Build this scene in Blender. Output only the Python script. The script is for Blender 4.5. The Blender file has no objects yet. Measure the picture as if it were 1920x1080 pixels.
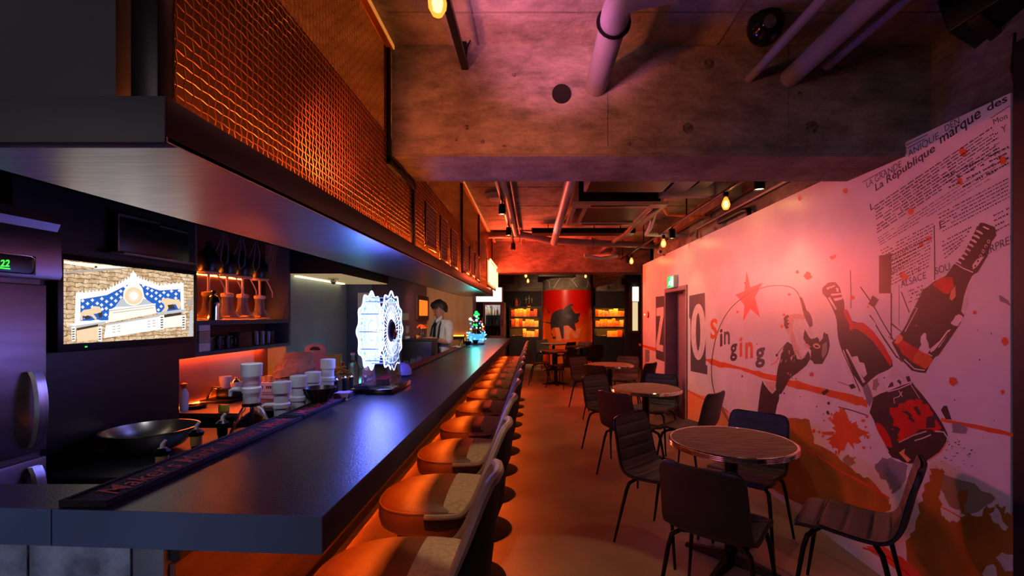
import bpy, bmesh, math, random
from mathutils import Vector, Matrix, Quaternion
from mathutils.geometry import tessellate_polygon
random.seed(7)
S = bpy.context.scene
COL = S.collection
PI = math.pi
CH = 1.5                      # camera height
F = 860.0                     # focal length in pixels of a 1920 wide frame
VX, VY = 1001.0, 592.0        # vanishing point of the room's depth lines

# ------------------------------------------------------------------ camera, world, exposure
cam = bpy.data.cameras.new('camera'); camo = bpy.data.objects.new('camera', cam); COL.objects.link(camo)
camo.location = (0, 0, CH); camo.rotation_euler = (PI/2, 0, 0)
cam.sensor_width = 36; cam.lens = F/1920*36
cam.shift_x = -(VX-960)/1920; cam.shift_y = (VY-540)/1920
cam.clip_start = 0.02; cam.clip_end = 60
S.camera = camo
w = bpy.data.worlds.new('world'); S.world = w; w.use_nodes = True
w.node_tree.nodes['Background'].inputs[0].default_value = (0.5, 0.3, 0.55, 1)
w.node_tree.nodes['Background'].inputs[1].default_value = 0.02
S.view_settings.view_transform = 'Standard'
try: S.view_settings.look = 'None'
except Exception: pass
S.view_settings.exposure = 0.0; S.view_settings.gamma = 1.0
S.view_settings.use_curve_mapping = False
S.cycles.max_bounces = 8; S.cycles.transparent_max_bounces = 16
S.cycles.caustics_reflective = False; S.cycles.caustics_refractive = False
S.cycles.sample_clamp_indirect = 4.0

def lamp(name, kind, loc, energy, color, target=None, **kw):
    l = bpy.data.lights.new(name, kind); l.energy = energy; l.color = color
    for k, v in kw.items(): setattr(l, k, v)
    o = bpy.data.objects.new(name, l); COL.objects.link(o); o.location = loc
    if target is not None:
        o.rotation_euler = (Vector(target)-Vector(loc)).to_track_quat('-Z', 'Y').to_euler()
    return o
# room lamps and added fill lights: red fills beside the neon sign, dim purple and blue lamps behind the camera, a warm floor spot
lamp('neon_fill_mural', 'SPOT', (-.69, 8.2, 2.2), 540, (1,.12,.12), (2.0, 2.6, 1.5), spot_size=.75, spot_blend=.9, shadow_soft_size=.14)  # added spot, carries the sign's red onto the near mural
lamp('neon_fill_slab', 'SPOT', (-.69, 8.3, 2.3), 230, (1,.11,.04), (.35, 7.3, 2.96), spot_size=2.3, spot_blend=.9, shadow_soft_size=.15)  # added upward spot, reddens the slab around the sign
lamp('neon_fill_point', 'POINT', (-.69, 8.3, 2.25), 14, (1,.08,.05), shadow_soft_size=.03)  # added point light, strengthens the red around the sign
lamp('mural_fill', 'SPOT', (-.9, -1.2, 2.2), 50, (.58,.38,1), (2.0, 2.9, 1.15), spot_size=.75, spot_blend=.7, shadow_soft_size=.15)  # unseen spot added to tint only the mural lilac
lamp('rear_room_lamp', 'AREA', (.6, -1.8, 2.6), 2.5, (.8,.5,1), (1.8, 2.5, 1.0), size=.5)
lamp('rear_left_lamp', 'AREA', (-1.6, -1.2, 1.9), 12, (.8,.62,.68), (-1.6, 1.0, .9), size=.4)
lamp('rear_low_blue', 'SPOT', (-1.3, -.7, .8), 14, (.35,.55,1), (-1.3, 1.05, .88), spot_size=1.0, spot_blend=.7, shadow_soft_size=.1)
lamp('canopy_fill', 'SPOT', (-.92, 1.45, 2.02), 135, (1,.19,.08), (-.1, 2.47, 2.6), spot_size=1.1, spot_blend=.9, shadow_soft_size=.04)  # added spot, boosts the canopy strip's orange on the beam
lamp('dispenser_fill', 'SPOT', (-1.05, 1.75, 1.84), 9, (.8,.82,1), (-1.2, 2.2, 1.1), spot_size=1.5, spot_blend=.8, shadow_soft_size=.04)  # no such fitting; added to whiten the dispensers
lamp('slab_fill', 'SPOT', (.0, 1.45, 2.45), 95, (1,.24,.5), (.08, 2.1, 2.96), spot_size=1.2, spot_blend=.9, shadow_soft_size=.04)  # added pink light on the slab, has no fitting
lamp('floor_spot', 'SPOT', (-.1, 1.55, 2.8), 60, (1,.62,.36), (.05, 2.1, 0), spot_size=.66, spot_blend=.12, shadow_soft_size=.03)
lamp('far_fill_left', 'SPOT', (.2, 10.6, 2.9), 320, (1,.62,.34), (.9, 13.7, 1.3), spot_size=1.2, spot_blend=.8, shadow_soft_size=.05)  # added to brighten the painted column, unseen past the far beam
lamp('far_fill_right', 'SPOT', (1.9, 10.8, 2.9), 320, (1,.62,.34), (1.3, 13.7, 1.3), spot_size=1.2, spot_blend=.8, shadow_soft_size=.05)  # second unseen light added for the column
lamp('bar_end_fill', 'SPOT', (-1.9, 7.3, 1.8), 60, (1,.55,.3), (-1.6, 9.2, 1.55), spot_size=1.5, spot_blend=.9, shadow_soft_size=.1)  # added light, brightens the beige wall and the bartender
lamp('bar_work_fill', 'SPOT', (-1.15, 4.9, 1.83), 45, (1,.8,.66), (-1.33, 6.35, 1.2), spot_size=.9, spot_blend=.8, shadow_soft_size=.06)  # added front fill for the bartender
lamp('ornament_lamp', 'POINT', (-.9, 7.1, 1.36), 7, (.05,.85,.7), shadow_soft_size=.02)
lamp('teal_fill', 'POINT', (-1.72, 4.5, 1.05), 1.6, (.15,.7,1), shadow_soft_size=.01)  # added cyan light for the slate panel, has no fitting
lamp('mural_wash', 'SPOT', (-.37, 6.75, 2.66), 130, (1,.62,.55), (2.0, 5.4, 1.5), spot_size=1.3, spot_blend=.9, shadow_soft_size=.06)
lamp('neon_fill_beam', 'SPOT', (-.69, 8.0, 2.3), 70, (1,.05,.03), (.5, 9.0, 2.68), spot_size=1.7, spot_blend=.8, shadow_soft_size=.1)  # added spot, deepens the red on the far beam
lamp('mural_wash_far', 'SPOT', (-.37, 8.2, 2.66), 60, (1,.7,.6), (2.0, 7.3, 1.45), spot_size=1.1, spot_blend=.9, shadow_soft_size=.05)


# ------------------------------------------------------------------ helpers
def P(px, py, d):
    "point at depth d seen at pixel px, py"
    return Vector(((px-VX)*d/F, d, CH-(py-VY)*d/F))
def PX(px, py, X):
    "point of the plane x = X seen at pixel px, py"
    return P(px, py, X*F/(px-VX))
def lin(h):
    h = h.lstrip('#'); r = []
    for i in (0, 2, 4):
        c = int(h[i:i+2], 16)/255
        r.append(c/12.92 if c <= .04045 else ((c+.055)/1.055)**2.4)
    return (r[0], r[1], r[2], 1)

class MB:
    def __init__(s): s.v = []; s.f = []
    def add(s, vs, fs):
        n = len(s.v); s.v += [tuple(v) for v in vs]; s.f += [tuple(i+n for i in f) for f in fs]; return s
    def box(s, x0, x1, y0, y1, z0, z1):
        if x0 > x1: x0, x1 = x1, x0
        if y0 > y1: y0, y1 = y1, y0
        if z0 > z1: z0, z1 = z1, z0
        return s.add([(x0,y0,z0),(x1,y0,z0),(x1,y1,z0),(x0,y1,z0),(x0,y0,z1),(x1,y0,z1),(x1,y1,z1),(x0,y1,z1)],
                     [(0,3,2,1),(4,5,6,7),(0,1,5,4),(1,2,6,5),(2,3,7,6),(3,0,4,7)])
    def cbox(s, c, sx, sy, sz, rz=0, rx=0, ry=0):
        m = Matrix.Translation(Vector(c)) @ Matrix.Rotation(rz,4,'Z') @ Matrix.Rotation(ry,4,'Y') @ Matrix.Rotation(rx,4,'X')
        t = MB().box(-sx/2,sx/2,-sy/2,sy/2,-sz/2,sz/2)
        return s.add([m @ Vector(v) for v in t.v], t.f)
    def tube(s, pts, r, n=8, closed=False, caps=True):
        pts = [Vector(p) for p in pts]; k = len(pts)
        rs = r if isinstance(r, (list, tuple)) else [r]*k
        tan = []
        for i in range(k):
            if closed: a, b = pts[i-1], pts[(i+1) % k]
            else: a, b = pts[max(i-1,0)], pts[min(i+1,k-1)]
            t = b-a
            tan.append(t.normalized() if t.length > 1e-9 else Vector((0,0,1)))
        u = tan[0].orthogonal().normalized(); vs = []
        for i in range(k):
            u = u - tan[i]*u.dot(tan[i])
            u = u.normalized() if u.length > 1e-6 else tan[i].orthogonal().normalized()
            w_ = tan[i].cross(u)
            for j in range(n):
                a = 2*PI*j/n
                vs.append(pts[i] + (u*math.cos(a)+w_*math.sin(a))*rs[i])
        fs = []
        for i in range(k if closed else k-1):
            i2 = (i+1) % k
            for j in range(n):
                fs.append((i*n+j, i*n+(j+1)%n, i2*n+(j+1)%n, i2*n+j))
        if caps and not closed:
            fs.append(tuple(range(n-1,-1,-1))); fs.append(tuple((k-1)*n+j for j in range(n)))
        return s.add(vs, fs)
    def lathe(s, prof, n=24, c=(0,0,0), axis=None, sx=1, sy=1, caps=True):
        c = Vector(c); vs = []; fs = []; k = len(prof)
        q = Quaternion((1,0,0,0)) if axis is None else Vector((0,0,1)).rotation_difference(Vector(axis).normalized())
        for r, z in prof:
            for j in range(n):
                a = 2*PI*j/n
                vs.append(c + q @ Vector((r*sx*math.cos(a), r*sy*math.sin(a), z)))
        for i in range(k-1):
            for j in range(n):
                fs.append((i*n+j, i*n+(j+1)%n, (i+1)*n+(j+1)%n, (i+1)*n+j))
        if caps and prof[0][0] > 1e-6: fs.append(tuple(range(n-1,-1,-1)))
        if caps and prof[-1][0] > 1e-6: fs.append(tuple((k-1)*n+j for j in range(n)))
        return s.add(vs, fs)
    def ball(s, c, r, n=14, m=8, sx=1, sy=1, sz=1):
        return s.lathe([(r*math.sin(PI*i/m)+(1e-7 if i in (0,m) else 0), -r*sz*math.cos(PI*i/m)) for i in range(m+1)], n, c, None, sx, sy)
    def poly(s, pts, nrm, th):
        "flat n-gon given as 3-D points, thickness th along nrm"
        pts = [Vector(p) for p in pts]; nrm = Vector(nrm).normalized()
        tri = tessellate_polygon([pts]); k = len(pts)
        vs = [p+nrm*th for p in pts]
        fs = []
        for t in tri:
            a, b, c = (vs[i] for i in t)
            fs.append(tuple(t) if (b-a).cross(c-a).dot(nrm) > 0 else tuple(reversed(t)))
        if th > .0015:
            vs += pts
            for i in range(k):
                j = (i+1) % k; fs.append((i, j, k+j, k+i))
        return s.add(vs, fs)
    def prism(s, pts2, z0, z1):
        "vertical prism over an xy outline"
        k = len(pts2); p3 = [Vector((x, y, 0)) for x, y in pts2]
        tri = tessellate_polygon([p3])
        vs = [(x,y,z0) for x,y in pts2]+[(x,y,z1) for x,y in pts2]; fs = []
        for t in tri:
            a,b,c = (p3[i] for i in t); up = (b-a).cross(c-a).z > 0
            t = tuple(t) if up else tuple(reversed(t))
            fs.append(tuple(i+k for i in t)); fs.append(tuple(reversed(t)))
        area = sum(pts2[i][0]*pts2[(i+1)%k][1]-pts2[(i+1)%k][0]*pts2[i][1] for i in range(k))
        for i in range(k):
            j = (i+1) % k
            fs.append((i,j,k+j,k+i) if area > 0 else (j,i,k+i,k+j))
        return s.add(vs, fs)
    def grid(s, rows):
        "rows of equally many points"
        n = len(rows[0]); vs = [p for r in rows for p in r]
        return s.add(vs, [(i*n+j, i*n+j+1, (i+1)*n+j+1, (i+1)*n+j) for i in range(len(rows)-1) for j in range(n-1)])
    def xf(s, m):
        s.v = [tuple(m @ Vector(v)) for v in s.v]; return s
    def build(s, name, mat, parent=None, world=True, bevel=0, smooth=True, ang=35, seg=2, fix=False):
        off = Vector((0,0,0)); p = parent
        if world:
            while p: off += p.location; p = p.parent
        me = bpy.data.meshes.new(name)
        me.from_pydata([tuple(Vector(v)-off) for v in s.v], [], s.f); me.update()
        if bevel or fix:
            b = bmesh.new(); b.from_mesh(me)
            if fix:
                bmesh.ops.remove_doubles(b, verts=b.verts, dist=1e-5); bmesh.ops.recalc_face_normals(b, faces=b.faces)
            if bevel:
                es = [e for e in b.edges if len(e.link_faces) == 2 and e.calc_face_angle(0) > .6]
                bmesh.ops.bevel(b, geom=es, offset=bevel, segments=seg, affect='EDGES', profile=.5, clamp_overlap=True)
            b.to_mesh(me); b.free()
        if smooth:
            me.polygons.foreach_set('use_smooth', [True]*len(me.polygons)); me.set_sharp_from_angle(angle=math.radians(ang))
        if mat: me.materials.append(mat)
        o = bpy.data.objects.new(name, me); COL.objects.link(o)
        if parent: o.parent = parent
        return o

def tag(o, label=None, cat=None, group=None, kind=None):
    if label: o['label'] = label
    if cat: o['category'] = cat
    if group: o['group'] = group
    if kind: o['kind'] = kind
    return o
def thing(name, label, cat, loc=(0,0,0), rz=0, group=None):
    o = bpy.data.objects.new(name, None); COL.objects.link(o); o.empty_display_size = .1
    o.location = loc; o.rotation_euler = (0,0,rz)
    return tag(o, label, cat, group)
def dup(root, loc, rz=None, label=None, group=None):
    def cp(o, par):
        c = o.copy(); COL.objects.link(c)
        if par: c.parent = par
        for ch in [x for x in kids.get(o, [])]: cp(ch, c)
        return c
    kids = {}
    for o in list(COL.objects):
        if o.parent: kids.setdefault(o.parent, []).append(o)
    r = cp(root, None); r.location = loc
    if rz is not None: r.rotation_euler = (0,0,rz)
    if label: r['label'] = label
    if group: r['group'] = group
    return r
def struct(o): o['kind'] = 'structure'; return o

def text_mb(txt, place, bold=0.0, shear=0.0, spacing=1.0):
    "letters as flat faces; place(u, v) turns 0..1 of the text's box into a point"
    cu = bpy.data.curves.new('lettering', 'FONT'); cu.body = txt; cu.offset = bold; cu.shear = shear; cu.space_character = spacing
    cu.resolution_u = 3
    o = bpy.data.objects.new('lettering', cu); COL.objects.link(o)
    bpy.context.view_layer.update()
    me = bpy.data.meshes.new_from_object(o.evaluated_get(bpy.context.evaluated_depsgraph_get()))
    COL.objects.unlink(o); bpy.data.objects.remove(o); bpy.data.curves.remove(cu)
    vs = [v.co.copy() for v in me.vertices]; fs = [tuple(p.vertices) for p in me.polygons]; bpy.data.meshes.remove(me)
    m = MB()
    if not vs: return m
    x0 = min(v.x for v in vs); x1 = max(v.x for v in vs); y0 = min(v.y for v in vs); y1 = max(v.y for v in vs)
    m.add([place((v.x-x0)/(x1-x0), (v.y-y0)/(y1-y0)) for v in vs], fs)
    return m
def quad_place(bl, br, tr, tl):
    bl, br, tr, tl = (Vector(p) for p in (bl, br, tr, tl))
    return lambda u, v: bl*(1-u)*(1-v)+br*u*(1-v)+tr*u*v+tl*(1-u)*v

# ------------------------------------------------------------------ materials
def nd(nt, t, **kw):
    n = nt.nodes.new(t)
    for k, v in kw.items(): setattr(n, k, v)
    return n
def mat(name, col, rough=.5, metal=0, col2=None, scale=8, bump=0, bscale=60, spec=.5, trans=0, ior=1.45, coat=0, alpha=1, stretch=None, detail=5, emit=None, estr=0, sheen=0):
    m = bpy.data.materials.new(name); m.use_nodes = True; nt = m.node_tree; b = nt.nodes['Principled BSDF']
    if isinstance(col, str): col = lin(col)
    b.inputs['Base Color'].default_value = col
    b.inputs['Roughness'].default_value = rough; b.inputs['Metallic'].default_value = metal
    b.inputs['Specular IOR Level'].default_value = spec; b.inputs['Transmission Weight'].default_value = trans
    b.inputs['IOR'].default_value = ior; b.inputs['Coat Weight'].default_value = coat; b.inputs['Alpha'].default_value = alpha
    if sheen: b.inputs['Sheen Weight'].default_value = sheen
    tc = nd(nt, 'ShaderNodeTexCoord'); mp = nd(nt, 'ShaderNodeMapping')
    nt.links.new(tc.outputs['Object'], mp.inputs[0])
    if stretch: mp.inputs['Scale'].default_value = stretch
    n = nd(nt, 'ShaderNodeTexNoise'); n.inputs['Scale'].default_value = scale; n.inputs['Detail'].default_value = detail
    nt.links.new(mp.outputs[0], n.inputs[0])
    if col2 is None:
        col2 = tuple(c*.82 for c in col[:3])+(1,)
    elif isinstance(col2, str): col2 = lin(col2)
    mx = nd(nt, 'ShaderNodeMix', data_type='RGBA')
    rp = nd(nt, 'ShaderNodeValToRGB'); rp.color_ramp.elements[0].position = .32; rp.color_ramp.elements[1].position = .68
    nt.links.new(n.outputs[0], rp.inputs[0]); nt.links.new(rp.outputs[0], mx.inputs[0])
    mx.inputs[6].default_value = col; mx.inputs[7].default_value = col2
    nt.links.new(mx.outputs[2], b.inputs['Base Color'])
    if bump:
        n2 = nd(nt, 'ShaderNodeTexNoise'); n2.inputs['Scale'].default_value = bscale; n2.inputs['Detail'].default_value = 4
        nt.links.new(mp.outputs[0], n2.inputs[0])
        bp = nd(nt, 'ShaderNodeBump'); bp.inputs['Strength'].default_value = bump; bp.inputs['Distance'].default_value = .01
        nt.links.new(n2.outputs[0], bp.inputs['Height']); nt.links.new(bp.outputs[0], b.inputs['Normal'])
    if emit is not None:
        b.inputs['Emission Color'].default_value = lin(emit) if isinstance(emit, str) else emit
        b.inputs['Emission Strength'].default_value = estr
    return m
def glow(name, col, s):
    m = bpy.data.materials.new(name); m.use_nodes = True; nt = m.node_tree; nt.nodes.clear()
    e = nd(nt, 'ShaderNodeEmission'); o = nd(nt, 'ShaderNodeOutputMaterial')
    e.inputs[0].default_value = lin(col) if isinstance(col, str) else tuple(col)+((1,) if len(col) == 3 else ())
    e.inputs[1].default_value = s; nt.links.new(e.outputs[0], o.inputs[0]); return m
def sheer(name, col, s, mixf):
    "lit etched acrylic: part clear, part glowing"
    m = bpy.data.materials.new(name); m.use_nodes = True; nt = m.node_tree; nt.nodes.clear()
    e = nd(nt, 'ShaderNodeEmission'); t = nd(nt, 'ShaderNodeBsdfTransparent'); x = nd(nt, 'ShaderNodeMixShader'); o = nd(nt, 'ShaderNodeOutputMaterial')
    e.inputs[0].default_value = tuple(col)+(1,); e.inputs[1].default_value = s; x.inputs[0].default_value = mixf
    nt.links.new(t.outputs[0], x.inputs[1]); nt.links.new(e.outputs[0], x.inputs[2]); nt.links.new(x.outputs[0], o.inputs[0]); return m

def concrete(name, c1, c2, rough=.8, boards=None):
    m = mat(name, c1, rough, 0, c2, 2.2, .5, 28, spec=.3, detail=8)
    nt = m.node_tree; b = nt.nodes['Principled BSDF']; mx = [n for n in nt.nodes if n.type == 'MIX'][0]
    # pits and pale lime stains
    tc = [n for n in nt.nodes if n.type == 'TEX_COORD'][0]
    v = nd(nt, 'ShaderNodeTexNoise'); v.inputs['Scale'].default_value = 9; v.inputs['Detail'].default_value = 9; v.inputs['Roughness'].default_value = .75
    mp = nd(nt, 'ShaderNodeMapping'); mp.inputs['Scale'].default_value = (.6, .6, 1.6)
    nt.links.new(tc.outputs['Object'], mp.inputs[0]); nt.links.new(mp.outputs[0], v.inputs[0])
    r = nd(nt, 'ShaderNodeValToRGB'); r.color_ramp.elements[0].position = .35; r.color_ramp.elements[0].color = (.55,.55,.55,1)
    r.color_ramp.elements[1].position = .62; r.color_ramp.elements[1].color = (1.25,1.25,1.25,1)
    nt.links.new(v.outputs[0], r.inputs[0])
    m2 = nd(nt, 'ShaderNodeMix', data_type='RGBA', blend_type='MULTIPLY'); m2.inputs[0].default_value = 1
    nt.links.new(mx.outputs[2], m2.inputs[6]); nt.links.new(r.outputs[0], m2.inputs[7]); nt.links.new(m2.outputs[2], b.inputs['Base Color'])
    return m

M = {}
M['concrete'] = concrete('raw_concrete', '#8d8578', '#5d564c')
M['ceiling'] = concrete('board_concrete', '#a29a90', '#7d756c')
M['floor'] = mat('floor_screed', '#a38a70', .5, 0, '#866f59', 1.6, .25, 90, spec=.4, detail=8)
M['dark_wall'] = mat('dark_wall_paint', '#22201f', .75, 0, '#191817', 3, .1)
M['wall_white'] = mat('white_mural_wall', '#e2dcdc', .34, 0, '#d6cfd0', 4, .05, 40, spec=.45)
M['black_panel'] = mat('black_laminate', '#121318', .45, 0, '#0d0e12', 5)
M['grey_panel'] = mat('dark_grey_panel', '#4a4d53', .6, 0, '#3e4147', 3, .05)
M['steel'] = mat('brushed_steel', '#c4c4c8', .33, 1, '#a8a8ad', 6, .04, 160, stretch=(1,14,1))
M['steel_door'] = mat('fridge_steel', '#94868a', .42, 1, '#84777c', 4, .03, 160, stretch=(1,1,8))
M['chrome'] = mat('chrome', '#d6d6d8', .1, 1)
M['black_metal'] = mat('black_metal', '#141315', .38, .6, '#0e0d0f', 9)
M['black_plastic'] = mat('black_plastic', '#0d0d10', .35, 0)
M['counter'] = mat('dark_counter_laminate', '#2e2a36', .3, 0, '#25222c', 3, .12, 190, spec=.42, detail=8)
M['counter_edge'] = mat('counter_edge_laminate', '#2c313b', .55, 0, '#242932', 3, .05)
M['counter_end'] = mat('counter_end_laminate', '#4d6285', .55, 0, '#445778', 3, .05)
M['bar_front'] = mat('bar_front_wood', '#6a4330', .55, 0, '#52321f', 5, .2, 40, stretch=(1,.5,4))
M['stone'] = mat('grey_stone_tile', '#93a2ba', .6, 0, '#5a6678', 14, .9, 30, detail=9)
M['smooth_tile'] = mat('smooth_stone_tile', '#6d7480', .5, 0, '#565c68', 4, .15, 60)
M['wire'] = mat('bronze_mesh_wire', '#b3703c', .35, .85, '#8f5830', 20)
M['backing'] = mat('brown_backing_board', '#4a2a1c', .8, 0, '#3a2014', 4)
M['trim_orange'] = mat('lit_orange_trim', '#ff9a3c', .45, 0, '#f08a2c', 6)  # strip light's orange put into the trim colour
M['leather'] = mat('tan_leather', '#71401f', .5, 0, '#613618', 9, .12, 220, spec=.55)
M['linen'] = mat('linen_fabric', '#c9b088', .9, 0, '#ab9268', 60, .5, 300, detail=3, sheen=.3)
M['stool_shell'] = mat('dark_shell_fabric', '#1c1a22', .8, 0, '#15131a', 40, .3, 200)
M['stool_rim'] = mat('taupe_leather_rim', '#a78c7c', .42, 0, '#917767', 12, .2, 160)
M['chair_pad'] = mat('charcoal_leatherette', '#3f3a36', .48, 0, '#332f2c', 14, .2, 180, spec=.5)
M['chair_shell'] = mat('black_chair_shell', '#1b191d', .5, 0, '#141216', 12, .1, 160)
M['table_top'] = mat('brown_woodgrain_laminate', '#a58c6e', .9, 0, '#756250', 9, .15, 40, stretch=(1,9,1), detail=8, spec=.04)
M['ink'] = mat('mural_black_paint', '#2a2328', .4, 0, '#332b30', 9)
M['ink_grey'] = mat('mural_slate_paint', '#55515a', .4, 0, '#4a4650', 9)
M['grey_paint'] = mat('mural_grey_paint', '#8d8890', .4, 0, '#7b767e', 9)
M['pale_paint'] = mat('mural_pale_paint', '#e6dcdc', .38, 0, '#cfc4c6', 14)
M['skin_paint'] = mat('mural_flesh_paint', '#d9b9ae', .4, 0, '#c29d92', 25)
M['orange_paint'] = mat('mural_orange_paint', '#e0602c', .4, 0, '#cf5424', 7)
M['coral_paint'] = mat('mural_coral_paint', '#e0583f', .4, 0, '#d44c36', 9)
M['red_paint'] = mat('mural_red_paint', '#d8141a', .4, 0, '#b90f16', 9)
M['amber_paint'] = mat('mural_amber_paint', '#b8702a', .45, 0, '#8a5a24', 4)
M['olive_paint'] = mat('mural_olive_paint', '#a08560', .45, 0, '#8f8f80', 4)
M['peach_paint'] = mat('mural_peach_paint', '#e8874e', .42, 0, '#e2a070', 3)
M['white_plastic'] = mat('white_plastic', '#d9dadf', .35, 0, '#c6c8d0', 5)
M['frosted'] = mat('frosted_plastic', '#e6e9f4', .4, 0, '#d8dcec', 5, trans=.12)
M['glass'] = mat('clear_glass', '#ffffff', .03, 0, '#ffffff', trans=1, ior=1.45)
M['pane'] = mat('window_glass', '#ffffff', .02, 0, '#ffffff', trans=1, ior=1.05)
M['red_cyl'] = mat('red_painted_column', '#c8120c', .3, 0, '#b00e0a', 2, spec=.5)
M['amber_cyl'] = mat('orange_painted_column', '#e0500e', .32, 0, '#d23c10', 2.5, spec=.5)
M['bull'] = mat('charcoal_column_paint', '#2b2226', .45, 0, '#382b2e', 12)
M['skin'] = mat('skin', '#a9745c', .5, 0, '#9c674f', 20)
M['hair'] = mat('dark_hair', '#1d1411', .55, 0, '#2a1d18', 40, .6, 120, stretch=(1,1,.2))
M['shirt'] = mat('white_shirt', '#cfcabf', .8, 0, '#bdb8ac', 14, .3, 30)
M['cloth_black'] = mat('black_cloth', '#121013', .8, 0)
M['apron'] = mat('grey_apron', '#8d8380', .85, 0, '#7d7370', 14, .3, 40)
M['rubber'] = mat('black_rubber_mat', '#16121a', .7, 0, '#0f0c12', 30, .8, 260)
M['mat_red'] = mat('red_mat_lettering', '#b8253f', .6, 0, '#9c1d34', 30)
M['red_runner'] = mat('red_bar_runner', '#a82038', .6, 0, '#7d162a', 30, .3, 150)
M['cork'] = mat('pale_cork', '#b59a5a', .8, 0, '#97804a', 40)
M['pipe'] = mat('painted_pipe', '#8a8894', .5, 0, '#7d7b88', 4, .05)
M['duct'] = mat('grey_duct', '#6b6468', .5, 0, '#5a5458', 4, .1)
M['paper'] = mat('paper', '#d8cfc8', .8, 0, '#c8beb6', 6)
M['yellow'] = mat('yellow_plastic', '#d8b53a', .5, 0)
M['brass'] = mat('brass', '#c79a4e', .25, 1, '#b0853f', 10)
M['amber_glass'] = mat('amber_glass', '#e8a060', .06, 0, '#e8a060', trans=.9, ior=1.4)

# ------------------------------------------------------------------ the room
CZ = 2.96
BACKY = 14.6
struct(MB().box(-3.0, 3.6, -3.2, BACKY+.3, -.1, 0).build('floor', M['floor'], smooth=False))
struct(MB().box(-3.0, 3.6, -3.2, BACKY+.3, CZ, CZ+.15).build('ceiling', M['ceiling'], smooth=False))
struct(MB().box(-3.1, -3.0, -3.2, BACKY+.3, 0, CZ).build('wall_left', M['dark_wall'], smooth=False))
struct(MB().box(-3.0, 3.6, -3.3, -3.2, 0, CZ).build('wall_rear', M['dark_wall'], smooth=False))
struct(MB().box(3.6, 3.7, 8.2, BACKY+.3, 0, CZ).build('wall_east', M['concrete'], smooth=False))
# far wall: raw concrete above, dark panelling below
struct(MB().box(-3.0, 3.6, BACKY, BACKY+.3, 0, CZ).build('wall_far', M['concrete'], smooth=False))
wp = MB()
wp.box(-1.0, .25, BACKY-.05, BACKY, 0, 2.28); wp.box(1.95, 2.9, BACKY-.05, BACKY, 0, 2.28)
struct(wp.build('trim_1', M['dark_wall'], smooth=False))
# right wall: concrete behind, white mural partition standing in front, with the doorway cut in it
DOOR_Y0, DOOR_Y1, DOOR_Z = 6.0, 6.95, 1.875
MW_Y0, MW_Y1, MW_Z = 1.925, 8.43, 2.435
wall = MB()
wall.box(2.0, 2.14, MW_Y0, DOOR_Y0, 0, MW_Z); wall.box(2.0, 2.14, DOOR_Y1, MW_Y1, 0, MW_Z); wall.box(2.0, 2.14, DOOR_Y0, DOOR_Y1, DOOR_Z, MW_Z)
wr = struct(wall.build('wall_right', M['wall_white'], smooth=False))
cw = MB(); cw.box(2.14, 2.3, 1.9, 5.95, 0, CZ); cw.box(2.14, 2.3, 7.0, 8.43, 0, CZ); cw.box(2.14, 2.3, 5.95, 7.0, 1.95, CZ)
cw.box(2.14, 3.6, 8.2, 8.43, 0, CZ)
struct(cw.build('wall_right_concrete', M['concrete'], smooth=False))
struct(MB().box(1.975, 2.3, -3.2, 1.89, 0, 2.62).build('wall_right_pilaster', M['black_panel'], smooth=False))
struct(MB().box(2.05, 2.3, -3.2, 1.9, 2.62, CZ).build('wall_right_upper', M['concrete'], smooth=False))
# dark jamb at the far end of the mural wall
struct(MB().box(1.985, 2.16, 8.43, 8.5, 0, 2.45).build('trim_2', M['black_panel'], smooth=False))
# door in the recess
lil = mat('mauve_door_paint', '#8d7078', .5, 0, '#80646c', 4)
dr = bpy.data.objects.new('door_1', None); COL.objects.link(dr); dr.location = (2.2, 6.47, 0); struct(dr)
MB().box(2.16, 2.2, DOOR_Y0, DOOR_Y1, .01, DOOR_Z).build('door_leaf', lil, dr, bevel=.004)
fr = MB(); fr.box(1.985, 2.16, DOOR_Y0-.03, DOOR_Y0+.02, 0, DOOR_Z+.03); fr.box(1.985, 2.16, DOOR_Y1-.02, DOOR_Y1+.03, 0, DOOR_Z+.03)
fr.box(1.985, 2.16, DOOR_Y0+.02, DOOR_Y1-.02, DOOR_Z-.03, DOOR_Z+.03)
fr.build('door_frame', lil, dr, bevel=.003)
MB().tube([(2.16,6.12,.95),(2.11,6.12,.95),(2.11,6.24,.95)], .011).build('door_handle', M['steel'], dr)
MB().box(2.06, 2.16, 6.05, 6.32, 1.78, 1.84).build('door_closer', M['duct'], dr, bevel=.005)
# beams
BZ = 2.358
bm1 = MB()
# front face has the round core hole: build face ring around it
bm1.box(-.765, 2.14, 2.47, 2.93, BZ, CZ)
b1 = struct(bm1.build('beam_near', M['concrete'], smooth=False))
hole = MB().lathe([(.0,0),(.046,0),(.046,-.004),(.052,-.004),(.052,.004)], 20, P(1053,176,2.468), axis=(0,-1,0))
hole.build('core_hole', mat('hole_black', '#0a0807', .9), b1)
lip = MB()
lip.box(-.765, 2.0, 2.462, 2.47, BZ+.012, BZ+.05)
lip.build('form_lip', M['concrete'], b1, bevel=.003)
b2 = struct(MB().box(-2.4, 2.3, 9.0, 9.6, BZ, CZ).build('beam_far', M['concrete'], smooth=False))
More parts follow.
